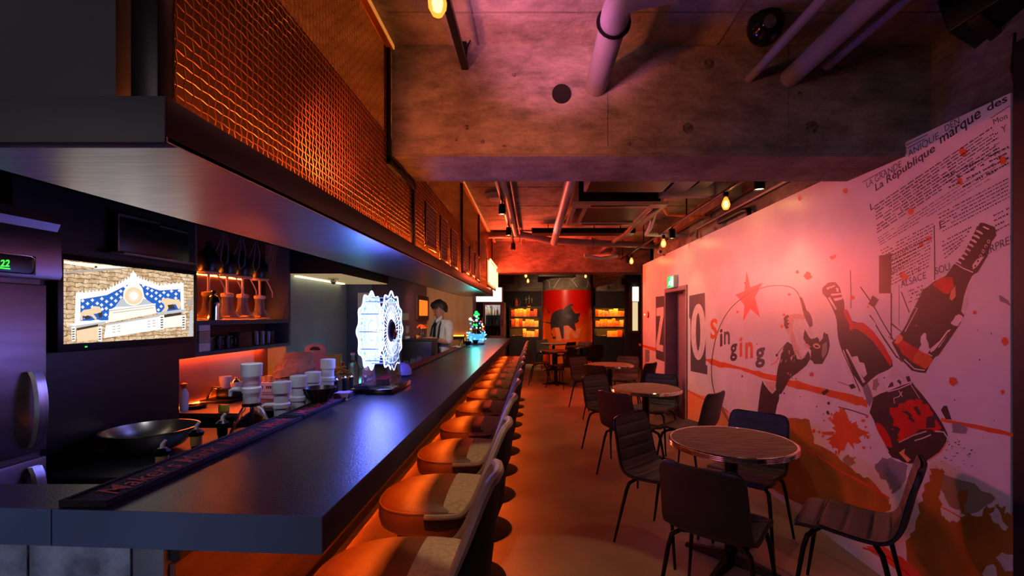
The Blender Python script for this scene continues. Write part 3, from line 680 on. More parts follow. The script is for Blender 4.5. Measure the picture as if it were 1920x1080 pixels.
for cx in (110,300,748,905): 
    yy=900 if cx<400 else 815
    tvp([(cx-16,yy),(cx+16,yy-4),(cx+14,yy+100),(cx-12,yy+104)],Gw)
    for j in range(5): tvp([(cx-10,yy+12+j*18),(cx+8,yy+10+j*18),(cx+8,yy+18+j*18),(cx-10,yy+20+j*18)],Gd)
tvp([(950,780),(972,770),(972,968),(940,968)],Gg); tvp([(925,720),(975,680),(975,720),(940,770)],Gs)
MB().box(-2.046,-2.044,2.09,2.1,TZ0-.02,TZ0-.015).build('power_light',gl,tv,smooth=False)
# steel edged black box above the television
bb=thing('wall_box','black box with a steel-edged lid mounted above the television','wall box',(-2.04,2.45,1.8))
MB().box(-2.08,-2.045,2.25,2.72,1.815,2.0).build('box_body',M['black_plastic'],bb,bevel=.004)
k=MB(); k.box(-2.045,-2.035,2.245,2.253,1.805,2.003); k.box(-2.045,-2.035,2.253,2.5,1.997,2.004); k.box(-2.045,-2.035,2.5,2.7,1.985,1.991); k.build('steel_edge',M['steel'],bb,smooth=False)
k=MB(); k.prism([(-2.03,2.2),(-2.0,2.24),(-2.0,2.5),(-1.99,2.53),(-1.99,2.68),(-2.01,2.74),(-2.07,2.74),(-2.07,2.2)],1.803,1.81); k.build('bottom_flap',M['steel_door'],bb)

# ------------------------------------------------------------------ back counter with the orange lit work area
bc=thing('back_counter','low back counter lit orange below the shelf unit','back counter',(-1.9,4,0))
CTZ=.9
MB().prism([(-2.31,2.82),(-1.82,2.82),(-1.82,3.0),(-1.5,3.02),(-1.5,5.25),(-1.72,5.4),(-1.72,9.19),(-2.15,9.19),(-2.15,3.985),(-2.31,3.985)],CTZ-.025,CTZ).build('worktop',M['steel_door'],bc,smooth=False)
MB().box(-2.14,-1.84,2.84,9.19,0,CTZ-.026).build('carcass',M['black_panel'],bc,smooth=False)
MB().box(-2.3,-2.27,2.86,3.9,1.225,1.238).build('led_strip',glow('task_led',(1,.13,.02),40),bc,smooth=False)
MB().box(-2.305,-2.3,2.9,3.95,CTZ+.001,CTZ+.008).build('led_strip', glow('counter_led',(1,.14,.01),70), bc, smooth=False)
lb=thing('low_worktop','black low worktop under the steel bowl','worktop',(-1.85,2.2,0))
MB().box(-2.076,-1.62,1.86,2.68,.81,.845).build('top',M['black_panel'],lb,bevel=.004)
MB().box(-2.06,-1.66,1.88,2.66,0,.81).build('carcass',M['black_panel'],lb,smooth=False)
sb=thing('mixing_bowl','wide polished steel mixing bowl on the low black worktop','bowl',(-1.85,2.22,.845))
MB().lathe([(0,.001),(.07,.001),(.13,.03),(.17,.075),(.186,.108),(.193,.11),(.193,.113),(.184,.113),(.166,.077),(.127,.034),(.07,.006),(0,.006)],40).build('bowl',mat('spun_steel','#d8d0c4',.26,1,'#c8c0b4',6),sb,False)
def set_at(name,label,cat,px,py,d,group=None,z=CTZ):
    p=P(px,py,d); return thing(name,label,cat,(p.x,d,z),0,group)
t=set_at('squeeze_bottle','thin orange-capped bottle at the left end of the lit counter','bottle',345,765,2.9)
MB().lathe([(0,.0),(.024,.001),(.025,.11),(.01,.14),(0,.14)],14).build('body',M['frosted'],t,False); MB().lathe([(.012,.14),(.016,.145),(.018,.17),(0,.178)],12).build('cap',M['orange_paint'],t,False)
t=set_at('ashtray','low black dish with a shiny rim on the lit counter','dish',365,760,2.98)
MB().lathe([(0,0),(.06,.001),(.07,.02),(.066,.02),(.055,.008),(0,.008)],20).build('dish',M['black_plastic'],t,False)
t=set_at('coffee_grinder','small black machine carrying a white cup on the lit counter','machine',412,745,3.2)
MB().box(t.location.x-.1,t.location.x+.11,3.14,3.32,CTZ+.0,CTZ+.02).build('foot',M['black_plastic'],t,bevel=.004)
MB().box(t.location.x-.03,t.location.x+.1,3.2,3.32,CTZ+.02,CTZ+.09).build('body',M['black_plastic'],t,bevel=.01)
MB().tube([(t.location.x-.09,3.2,CTZ+.02),(t.location.x-.05,3.2,CTZ+.1),(t.location.x,3.22,CTZ+.09)],.008).build('arm',M['chrome'],t)
x0=t.location.x
t=thing('cup','small white cup on top of the black machine','cup',(x0+.005,3.25,CTZ+.09)); MB().lathe([(0,.001),(.03,.001),(.038,.08),(.035,.08),(.027,.006),(0,.006)],18).build('cup_body',M['white_plastic'],t,False)
t=thing('sugar_bowl','small white bowl with a chrome lid beside the cup','bowl',(x0+.075,3.26,CTZ+.09)); MB().lathe([(0,.001),(.028,.001),(.036,.03),(.034,.04),(0,.04)],18).build('bowl_body',M['white_plastic'],t,False); MB().lathe([(.033,.04),(.02,.055),(.008,.06),(.009,.07),(0,.075)],14).build('lid',M['chrome'],t,False)
p=P(418,771,2.86); t=thing('sponge','yellow green sponge at the counter edge','sponge',(p.x,2.87,CTZ)); 
MB().cbox((0,0,.022),.055,.03,.044).build('foam',M['yellow'],t,False,bevel=.006); MB().cbox((-.02,0,.022),.015,.032,.046).build('scourer',mat('green_scourer','#7c8a2e',.9),t,False,bevel=.004)
# perforated white crate
p=P(520,742,3.3); cr=thing('perforated_crate','large white perforated crate on the back counter, lit orange','crate',(p.x,3.5,CTZ))
k=MB(); k.box(-.31,.31,-.2,.2,.0,.12); kb=k.build('crate_body',M['white_plastic'],cr,False,bevel=.008)
k=MB()
for i in range(14):
    for j in range(5): k.cbox((-.27+i*.041,-.16+j*.07,.121),.024,.035,.004)
tag(k.build('slot',M['backing'],kb,False,smooth=False),kind='stuff')
k=MB()
for i in range(2):
    for j in range(5): k.cbox((-.16+i*.085+j*.013,-.201,.085),.008,.003,.02)
for j in range(3): k.cbox((-.05,-.201,.03+j*.01),.12,.003,.003)
tag(k.build('vent_slot',M['backing'],kb,False,smooth=False),kind='stuff')
# bag, board, cup and bottles behind the dispensers
p=P(548,700,3.55); t=thing('plastic_bag','crumpled see-through bag on the perforated crate','bag',(p.x,3.56,CTZ+.122))
random.seed(3); k=MB(); rows=[]
for i in range(9):
    zz=i/8; wdt=.155*(1-.35*zz**2); r_=[]
    for j in range(20):
        a=2*PI*j/19; nz=1+random.uniform(-.13,.13); r_.append((wdt*nz*math.cos(a)+.04*zz, .06*nz*(1-.6*zz)*math.sin(a), .005+.19*zz+random.uniform(-.01,.01)))
    r_[-1]=r_[0]; rows.append(r_)
k.grid(rows); k.build('bag_film',mat('cloudy_film','#d8b8a0',.2,0,'#b08878',14,.6,60,trans=.4),t,False,smooth=False,fix=True)
p=P(591,697,3.75); t=thing('cutting_board','beige cutting board with a handle slot leaning at the back','cutting board',(p.x,3.76,CTZ))
k=MB(); o_=[]
for a in range(0,181,15): o_.append((.085*math.cos(math.radians(a)),.33+.045*math.sin(math.radians(a))))
o_=[(.085,0)]+o_+[(-.085,0)]
slot=[]
k.poly([(x,0,zz) for x,zz in o_],(0,-1,0),.012); k.build('board',mat('beige_board_plastic','#b59a90',.5),t,False)
k=MB(); k.poly([(x*.5,0,.325+ (zz-.33)*.5) for x,zz in o_[1:-1]]+[( -.045,0,.318),(.045,0,.318)],(0,-1,0),.0135); k.build('handle_slot',M['black_plastic'],t,False)
p=P(624,700,3.85); t=thing('yellow_cup','yellow tapered plastic cup behind the dispensers','cup',(p.x,3.86,CTZ)); MB().lathe([(0,.001),(.05,.001),(.066,.27),(.062,.27),(.047,.006),(0,.006)],20).build('cup_body',M['yellow'],t,False)
p=P(640,708,3.5)-Vector((.08,0,0)); t=thing('fruit_tub','clear tub heaped with golden dried fruit','tub',(p.x,3.62,CTZ))
MB().box(p.x-.09,p.x+.09,3.53,3.7,CTZ,CTZ+.14).build('tub_wall',mat('clear_tub','#fff2d0',.08,0,trans=.85,ior=1.2),t,bevel=.005)
k=MB(); random.seed(5)
for i in range(60):
    c=(p.x+random.uniform(-.08,.08),3.61+random.uniform(-.07,.07),CTZ+.03+random.uniform(0,.17)); k.lathe([(0,-.004),(.022,-.002),(.022,.002),(0,.004)],8,c,axis=(random.uniform(-1,1),random.uniform(-1,1),1))
tag(k.build('dried_fruit',mat('golden_fruit','#e0b040',.4,0,'#b07f22',30),t),kind='stuff')
def bottle(name,label,x,y,z,h,r,m1,cap,group=None,capm=None):
    t=thing(name,label,'bottle',(x,y,z),0,group)
    MB().lathe([(0,.0),(r,.002),(r,h*.58),(r*.85,h*.66),(r*.32,h*.76),(r*.32,h*.95),(0,h*.95)],18).build('glass_body',m1,t,False)
    MB().lathe([(r*.36,h*.93),(r*.4,h*.94),(r*.4,h),(0,h)],14).build('cap',capm or M['black_plastic'],t,False)
    return t
for i,(px_,d,h,r,mm,cm,lb) in enumerate(((658,3.75,.22,.035,'amber_glass','red_paint','amber bottle with a red cap left of the light-up wheel'),(672,3.95,.28,.05,'glass','white_plastic','clear wide bottle with a pale cap behind the wheel base'),(690,4.3,.24,.035,'glass','chrome','clear bottle with a chrome cap behind the wheel base'))):
    p=P(px_,700,d); bottle('back_bottle',lb,max(min(p.x,-1.56),-2.0),d,CTZ,h,r,M[mm],None,'bottles on the back counter',M[cm])
# far part of the back counter
def wallpaper(px0,py0,px1,py1,lb,m_,X=-2.149,th=.004,nm_='notice'):
    a=PX(px0,py0,X); b=PX(px1,py1,X); o=MB().box(X,X+th,a.y,b.y,b.z,a.z).build(nm_,m_,bevel=.0008); return tag(o,lb,'notice' if nm_=='notice' else nm_.replace('_',' '))
wallpaper(753,587,766,600,'upper paper notice on the wall behind the bar',M['paper']); wallpaper(761,611,767,624,'lower paper notice on the wall behind the bar',M['paper'])
o=MB().box(P(671,0,5.265).x,P(692,0,5.265).x,5.262,5.268,P(0,690,5.265).z,P(0,549,5.265).z).build('poster',M['paper'],smooth=False); tag(o,'pale poster on the navy wall right behind the light-up wheel','poster')
pc=thing('lit_picture','orange glowing framed picture on the wall behind the bartender','picture',(-2.14,8.55,1.7))
a=PX(784,562,-2.13); b=PX(802,592,-2.13)
k=MB(); k.box(-2.15,-2.11,a.y-.1,b.y,b.z-.08,a.z+.08); k.build('frame',M['backing'],pc,bevel=.006)
MB().box(-2.11,-2.108,a.y,b.y-.1,b.z,a.z).build('lit_face',mat('lit_print','#ff7a20',.5,0,'#a03008',14,emit=(1,.25,.02,1),estr=.9),pc,smooth=False)
st_=thing('black_station','black cash drawer station in front of the bartender','bar station',(-1.38,5.9,0))
MB().box(-1.62,-1.25,5.62,5.98,0,1.19).build('body',M['black_panel'],st_,bevel=.006); MB().box(-1.63,-1.24,5.61,5.99,1.19,1.205).build('top',M['black_plastic'],st_,bevel=.003)
fl=thing('orange_flowers','small orange flower head in a glass on the black station','flowers',(-1.43,5.85,1.205))
MB().lathe([(0,.001),(.03,.001),(.022,.05),(.03,.09),(.027,.09),(.018,.05),(.026,.006),(0,.006)],14).build('vase',M['glass'],fl,False)
k=MB(); random.seed(9)
for i in range(40):
    a=random.uniform(0,2*PI); e=random.uniform(-.2,1.4); r=random.uniform(.04,.075); c=Vector((r*math.cos(a)*math.cos(e),r*math.sin(a)*math.cos(e),.15+.6*r*math.sin(e))); k.lathe([(0,-.004),(.017,0),(0,.006)],6,c,axis=tuple(c-Vector((0,0,.12))))
k.build('petals',mat('lit_petal','#ff6a1e',.5,0,'#e04a10',20,emit=(1,.2,.01,1),estr=.12),fl,False); MB().tube([(0,0,.01),(0,0,.14)],.004).build('stem',M['olive_paint'],fl,False)  # petals glow faintly, orange light put into their colour
for i,(px0,py0,px1,py1,d,mt,nm_,lb) in enumerate(((758,658,782,676,6.5,'paper','carton','cream carton on the back counter beyond the wheel'),(757,628,771,655,6.7,'white_plastic','bin_bag','white crumpled bag on the back counter beyond the wheel'))):
    a=P(px0,py0,d); b=P(px1,py1,d)
    if i==0: tag(MB().box(a.x,b.x,d,d+.2,CTZ,a.z).build(nm_,M[mt],bevel=.004),lb,'carton')
    else:
        k=MB(); random.seed(2); rows=[]
        for ii in range(8):
            zz=ii/7; r_=[((.06*(1-.5*zz))*(1+random.uniform(-.2,.2))*math.cos(2*PI*j/14)+(a.x+b.x)/2,(.06*(1-.5*zz))*(1+random.uniform(-.2,.2))*math.sin(2*PI*j/14)+d,CTZ+.3*zz) for j in range(14)]; r_.append(r_[0]); rows.append(r_)
        k.grid(rows); tag(k.build(nm_,M[mt],fix=True,smooth=False),lb,'bag')
ol=thing('ledge_light','orange strip light on the ledge below the beige wall','strip light',(-1.5,9.15,1.1))
MB().box(-1.95,-1.22,9.1,9.19,1.06,1.09).build('ledge',M['black_panel'],ol,bevel=.003); MB().box(-1.93,-1.25,9.15,9.185,1.092,1.112).build('lit_strip',glow('ledge_led',(1,.3,.02),5),ol,bevel=.003)

ord_=['nearest','second','third','fourth','fifth','sixth','seventh','eighth','ninth','tenth','eleventh','twelfth']
# ------------------------------------------------------------------ white measuring dispensers and pourers
RZ=.92
def dispenser(x,y,z0,h,label,i):
    t=thing('dispenser',label,'dispenser',(x,y,z0),0,'white measuring dispensers along the bar mat')
    s=h/.17
    MB().lathe([(0,.115*s),(.039,.116*s),(.04,.167*s),(.036,.17*s),(0,.17*s)],24).build('top_cap',M['white_plastic'],t,False)
    MB().lathe([(0,.07*s),(.032,.07*s),(.033,.1155*s),(0,.1155*s)],22).build('chamber',M['frosted'],t,False)
    if i==0: MB().lathe([(.0325,.082*s),(.0336,.082*s),(.0336,.11*s),(.0325,.11*s)],22).build('pink_label',mat('pink_label','#e0b0c8',.6),t,False)
    MB().lathe([(0,.045*s),(.036,.046*s),(.037,.064*s),(.032,.071*s),(0,.071*s)],22).build('collar',M['frosted'],t,False)
    MB().tube([(-.03,0,.058*s),(-.075,0,.058*s),(-.088,0,.05*s),(-.09,0,.028*s)],[.011,.009,.008,.007],10).build('spout',M['frosted'],t,False)
    MB().lathe([(0,0),(.031,.001),(.032,.045*s),(0,.046*s)],22).build('base_cap',M['white_plastic'],t,False)
    b=thing('dispenser_bottle',('clear conical flask carrying the nearest white dispenser','dark red bottle under the second white dispenser','dark red bottle under the third white dispenser','dark bottle under the fourth white dispenser','dark bottle under the farthest white dispenser')[i],'bottle',(x,y,RZ),0,None)
    hb=z0-RZ
    if i==0:
        MB().lathe([(0,.001),(.1,.003),(.104,.02),(.1,.05),(.045,hb-.035),(.034,hb-.015),(.034,hb-.002),(.03,hb-.002),(.03,hb-.017),(.041,hb-.036),(.095,.05),(.098,.02),(.09,.008),(0,.006)],28).build('flask',M['glass'],b,False)
        MB().lathe([(.031,hb-.012),(.036,hb-.012),(.036,hb-.001),(.031,hb-.001)],20).build('seal_ring',M['black_plastic'],b,False)
        MB().tube([(0,0,hb-.003),(0,0,.02)],.007).build('dip_tube',M['frosted'],b,False)
    else:
        MB().lathe([(0,0),(.045,.001),(.045,hb*.55),(.03,hb-.006),(.03,hb-.001),(0,hb-.001)],20).build('glass_body',mat('dark_red_glass_%d'%i,'#5a1018' if i<3 else '#241a20',.15),b,False)
for i,(px_,y0,y1) in enumerate(((472,681,755),(528,715,782),(560,704,768),(587,697,757),(615,673,729))):
    d=1.175*F/(VX-px_); z0=CH-(y1-VY)*d/F; z1=CH-(y0-VY)*d/F
    dispenser(-1.175,d,z0,z1-z0,('nearest white dispenser, on a clear conical flask','second white dispenser from the near end of the row','third white dispenser, just before the dark bowl','fourth white dispenser, partly behind the dark bowl','farthest and tallest white dispenser, behind the dark bowl')[i],i)
for i,(px_,yt,mt) in enumerate(((304,826,'cork'),(368,792,'cork'),(417,776,'black_plastic'))):
    d=1.2*F/(VX-px_); zt=CH-(yt-VY)*d/F
    t=thing('pourer_bottle',('nearest rail bottle with a black pourer over pale cork','second rail bottle with a black pourer over pale cork','third rail bottle with a chrome and black pourer')[i],'bottle',(-1.2,d,RZ),0,'rail bottles with pourers'); h=zt-RZ
    MB().lathe([(0,.0),(.035,.001),(.035,h*.25),(.016,h*.45),(.014,h-.075),(0,h-.075)],18).build('glass_body',mat('rail_bottle_%d'%i,'#20262a',.12),t,False)
    MB().lathe([(0,h-.08),(.0175,h-.08),(.018,h-.045),(0,h-.045)],16).build('neck',M[mt],t,False)
    MB().lathe([(0,h-.047),(.022,h-.046),(.023,h-.034),(.016,h-.028),(.012,h-.024),(0,h-.024)],18).build('collar',M['black_plastic'],t,False)
    MB().tube([(0,0,h-.03),(0,.002,h-.012),(.008,.004,h)],[.0075,.0065,.005],10).build('spout',M['frosted'],t,False)
p=P(602,757,2.345)
t=thing('dark_bowl','dark ribbed bowl on the bar mat before the dispensers','bowl',(p.x,2.33,BT+.014))
k=MB(); rr=.079; prof=[(0,.001),(.038,.001),(.05,.015),(.07,.05),(rr,.073),(rr-.005,.073),(.062,.05),(.04,.012),(0,.008)]
k.lathe(prof,32); k.build('bowl_body',mat('plum_bowl','#2a1a24',.35,0),t,False)
k=MB()
for j in range(16):
    a=2*PI*j/16; k.tube([(.051*math.cos(a),.051*math.sin(a),.016),(.071*math.cos(a),.071*math.sin(a),.05),(.08*math.cos(a),.08*math.sin(a),.071)],.003,5)
k.build('rib',mat('plum_rib','#33212c',.35),t,False)
p=P(642,756,2.46)
t=thing('napkin_box','small clear box of purple napkins on the counter','napkin box',(p.x,2.47,BT))
MB().box(p.x-.045,p.x+.045,2.43,2.52,BT+.001,BT+.006).build('tray',M['frosted'],t,bevel=.001)
k=MB(); 
for i in range(4): k.cbox((p.x,2.475,BT+.011+i*.008),.075,.075,.0065,.03*i)
k.build('napkin',mat('lilac_napkin','#b79ac8',.8),t,smooth=False)
k=MB(); k.box(p.x-.047,p.x-.044,2.43,2.52,BT,BT+.035); k.box(p.x+.044,p.x+.047,2.43,2.52,BT,BT+.035); k.box(p.x-.044,p.x+.044,2.517,2.52,BT,BT+.035); k.build('clear_wall',M['glass'],t,smooth=False)
# rail ledge past the wheel with the small glasses
MB().box(-1.25,-1.127,3.1,6.0,.98,1.0).build('rail_ledge',M['black_panel'],ct,smooth=False)
gb=None
for i in range(11):
    y=3.75+i*.125; x=-1.165-(i%2)*.055
    if gb is None:
        gb=MB().lathe([(0,.001),(.019,.001),(.024,.07),(.0225,.07),(.018,.012),(0,.012)],14).build('shot_glass',mat('shot_glass','#fff4ea',.05,trans=.85,ior=1.3),None,False); o=gb
    else: o=gb.copy(); COL.objects.link(o)
    o.location=(x,y,1.0); tag(o,ord_[i]+' small glass along the bar rail beyond the light-up wheel','shot glass','small glasses along the bar rail')
for i,(px_,py_,d) in enumerate(((668,716,2.62),(682,708,2.72),(697,704,2.82),(706,702,2.95))):
    h=CH-(py_-VY)*d/F
    t=thing('chrome_pourer',('first','second','third','last')[i]+' chrome-topped rail bottle behind the wheel base','bottle',(-1.165-.01*(i%2),d,RZ),0,'chrome-topped rail bottles behind the wheel')
    MB().lathe([(0,0),(.03,.001),(.03,.05),(.013,.09),(.013,h-RZ-.03),(0,h-RZ-.03)],14).build('glass_body',mat('rail_glass_%d'%i,'#2a3038',.1),t,False)
    MB().ball((0,0,h-RZ-.018),.018).build('chrome_ball',M['chrome'],t,False)
p=P(742,705,3.42)
t=thing('glass_dome','upturned clear glass bowl on the counter behind the wheel','bowl',(-.985,3.42,BT+.013))
MB().lathe([(.075,.001),(.07,.04),(.05,.075),(.02,.088),(0,.09)],26).build('dome',mat('violet_clear','#cfc8ee',.1,trans=.6,ior=1.2),t,False)

# ------------------------------------------------------------------ light-up wheel on the bar
wh=thing('ferris_wheel_lamp','bright white and blue light-up double wheel on a black base on the bar','illuminated wheel',(-.93,2.8,BT))
MB().box(-1.046,-.805,2.61,3.0,BT+.001,BT+.032).build('base',mat('gloss_black_base','#0c0b12',.12),wh,bevel=.004)
k=MB(); k.box(-1.03,-1.025,2.63,2.98,BT+.033,BT+.05); k.box(-1.025,-.82,2.63,2.635,BT+.033,BT+.048); k.build('tray_lip',M['chrome'],wh,smooth=False)
WC=(2.8,1.41)
def rim(t_,R=.24,r=.213): return r+(R-r)*abs(math.cos(6*t_))**3
WHITE=glow('wheel_white',(.42,.5,1),3.4); WBLUE=glow('wheel_blue',(.06,.16,1),5); 
for X,dn in ((-.99,0),(-.87,1)):
    pts=[(X,WC[0]+rim(2*PI*i/144)*math.cos(2*PI*i/144),WC[1]+rim(2*PI*i/144)*math.sin(2*PI*i/144)) for i in range(144)]
    rg=MB().tube(pts,.0048,6,closed=True).build('zigzag_rim',WHITE,wh)
    k=MB()
    for rr in (.195,.15,.085):
        k.tube([(X,WC[0]+rr*math.cos(2*PI*i/60),WC[1]+rr*math.sin(2*PI*i/60)) for i in range(60)],.0028,5,closed=True)
    k.build('inner_ring',WHITE,wh)
    k=MB()
    for i in range(36):
        a=2*PI*i/36; r0,r1=(.07,.19) if i%3 else (.07,.21)
        k.tube([(X,WC[0]+r0*math.cos(a),WC[1]+r0*math.sin(a)),(X,WC[0]+r1*math.cos(a),WC[1]+r1*math.sin(a))],.0022,5)
    k.build('spoke',WHITE,wh)
    disc_=[(X+.003,WC[0]+rim(2*PI*i/144)*.985*math.cos(2*PI*i/144),WC[1]+rim(2*PI*i/144)*.985*math.sin(2*PI*i/144)) for i in range(144)]
    MB().poly(disc_,(1,0,0),.0005).build('etched_disc',sheer('etched_%d'%dn,(.25,.32,1),3.9 if dn==0 else 1.5,.72 if dn==0 else .05),wh,smooth=False)
    k=MB()
    for i in range(12):
        a=2*PI*(i+.5)/12; k.ball((X+.004,WC[0]+.185*math.cos(a),WC[1]+.185*math.sin(a)),.008,8,6)
    k.build('bead_light',WBLUE,wh)
    MB().lathe([(0,-.006),(.055,-.005),(.055,.005),(0,.006)],24,(X+.006,WC[0],WC[1]),axis=(1,0,0)).build('hub_plate',mat('hub_blue_black','#10122a',.7,spec=.1) if dn else WHITE,wh)
for i in range(12):
    a=2*PI*i/12; y=WC[0]+.2*math.cos(a); zz=WC[1]+.2*math.sin(a)
    MB().box(-.988,-.872,y-.014,y+.014,zz-.003,zz+.002).build('platform',mat('platform_acrylic','#8fa4ff',.2,emit=(.1,.15,1,1),estr=.6) if i==0 else bpy.data.materials['platform_acrylic'],wh,smooth=False)
MB().tube([(-1.01,*WC),(-.85,*WC)],.008).build('axle',M['chrome'],wh)
lamp('wheel_lamp','POINT',(-.93,2.8,1.41),50,(.09,.12,1),shadow_soft_size=.1)
ac=mat('clear_acrylic','#e8ecff',.05,trans=.9,ior=1.2)
for X in (-1.012,-.848):
    k=MB(); k.poly([(X,2.68,BT+.033),(X,2.92,BT+.033),(X,2.83,1.4),(X,2.77,1.4)],(1,0,0),.005); k.build('clear_stand',ac,wh,smooth=False)

# ------------------------------------------------------------------ bead lit ornament at the far end of the bar
oy=7.2; ox=-.9
orn=thing('light_up_ship','small light-up ship ornament with blue hull and green bead lights','light ornament',(ox,oy,BT))
MB().box(ox-.12,ox+.12,oy-.07,oy+.07,BT+.0005,BT+.02).build('base',M['black_plastic'],orn,bevel=.003)
hull=MB(); rows=[]
for i in range(9):
    u=i/8*2-1; wd=.055*(1-u*u)**.6+.004; rows.append([(ox+u*.14,oy-wd,BT+.16+.03*u*u),(ox+u*.12,oy-wd*.7,BT+.07),(ox+u*.1,oy,BT+.03),(ox+u*.12,oy+wd*.7,BT+.07),(ox+u*.14,oy+wd,BT+.16+.03*u*u)])
hull.grid(rows); hull.build('hull',glow('hull_blue',(.08,.42,1),1.3),orn)
k=MB()
for dx,h in ((-.09,.4),(0,.5),(.09,.42)): k.tube([(ox+dx,oy,BT+.1),(ox+dx,oy,BT+h)],.004,6)
for dx,h in ((-.09,.38),(-.09,.26),(0,.36),(0,.24),(.09,.3),(.09,.22)): k.tube([(ox+dx-.05,oy-.02,BT+h),(ox+dx+.05,oy+.02,BT+h)],.003,6)
k.build('mast',M['chrome'],orn)
cols={'green':glow('bead_green',(.02,1,.13),1.7),'blue':glow('bead_blue',(.08,.35,1),2.2),'red':glow('bead_red',(1,.06,.04),3.5),'white':glow('bead_white',(.6,.95,1),2),'yellow':glow('bead_yellow',(1,.6,.08),4)}
random.seed(11)
beads=[(0,.5,'green',.026),(.03,.47,'green',.022),(-.03,.46,'green',.02),(0,.44,'white',.02),(0,.38,'white',.02),(-.09,.4,'white',.022),(-.115,.4,'red',.012),(-.09,.33,'blue',.014),(-.09,.24,'white',.016),(0,.3,'green',.022),(0,.26,'white',.014),(.05,.33,'blue',.014),(.07,.36,'red',.012),(.09,.32,'white',.014),(.11,.28,'yellow',.013),(.1,.24,'red',.014),(.06,.26,'white',.012),(-.04,.31,'green',.016),(.12,.22,'red',.01),(.03,.41,'green',.016),(-.06,.28,'blue',.014)]
for c_ in cols:
    k=MB()
    for dx,h,cc,r in beads:
        if cc==c_: k.ball((ox+dx,oy-.02+random.uniform(-.03,.03),BT+h),r,10,6)
    k.build('bead_light',cols[c_],orn)
k=MB()
for i in range(36): k.ball((ox+random.uniform(-.15,.15),oy+random.uniform(-.06,.03),BT+random.uniform(.05,.2)),random.uniform(.008,.016),8,5)
tag(k.build('ice_light',glow('ice_blue',(.25,.75,1),1.7),orn),kind='stuff')
for i,(px_,py_,d,r) in enumerate(((883,648,6.75,.055),(905,640,7.4,.05))):
    p=P(px_,py_,d); t=thing('dark_bowl',('dark bowl on the bar left of the ship ornament','dark bowl on the bar under the ship ornament')[i],'bowl',(-.97+.06*i,d-.25*i,BT+.014 if i==0 else BT+.014),0)
    MB().lathe([(0,.001),(r*.6,.001),(r,.06),(r-.004,.06),(r*.55,.008),(0,.008)],20).build('bowl_body',M['black_plastic'],t,False)
t=thing('brass_jigger','small brass jigger on the bar before the ship ornament','jigger',(-1.06,6.62,BT+.014)); MB().lathe([(0,0),(.022,.001),(.008,.05),(.024,.11),(.02,.11),(0,.06)],16).build('cup',M['brass'],t,False)
t=thing('brass_shaker','brass shaker by the dark bowls at the far bar end','shaker',(-1.05,7.02,BT+.014)); MB().lathe([(0,0),(.03,.001),(.034,.09),(.02,.12),(.012,.15),(0,.152)],16).build('cup',M['brass'],t,False)
t=thing('folded_cloth','crumpled pale cloth on the bar beside the bartender','cloth',(-1.06,6.25,BT+.014))
k=MB(); random.seed(4)
k.grid([[( -.05+.1*i/7, -.1+.2*j/9, .008+.022*random.random()*(1-abs(i/3.5-1)**3)) for j in range(10)] for i in range(8)]); k.build('cloth',M['paper'],t,False)

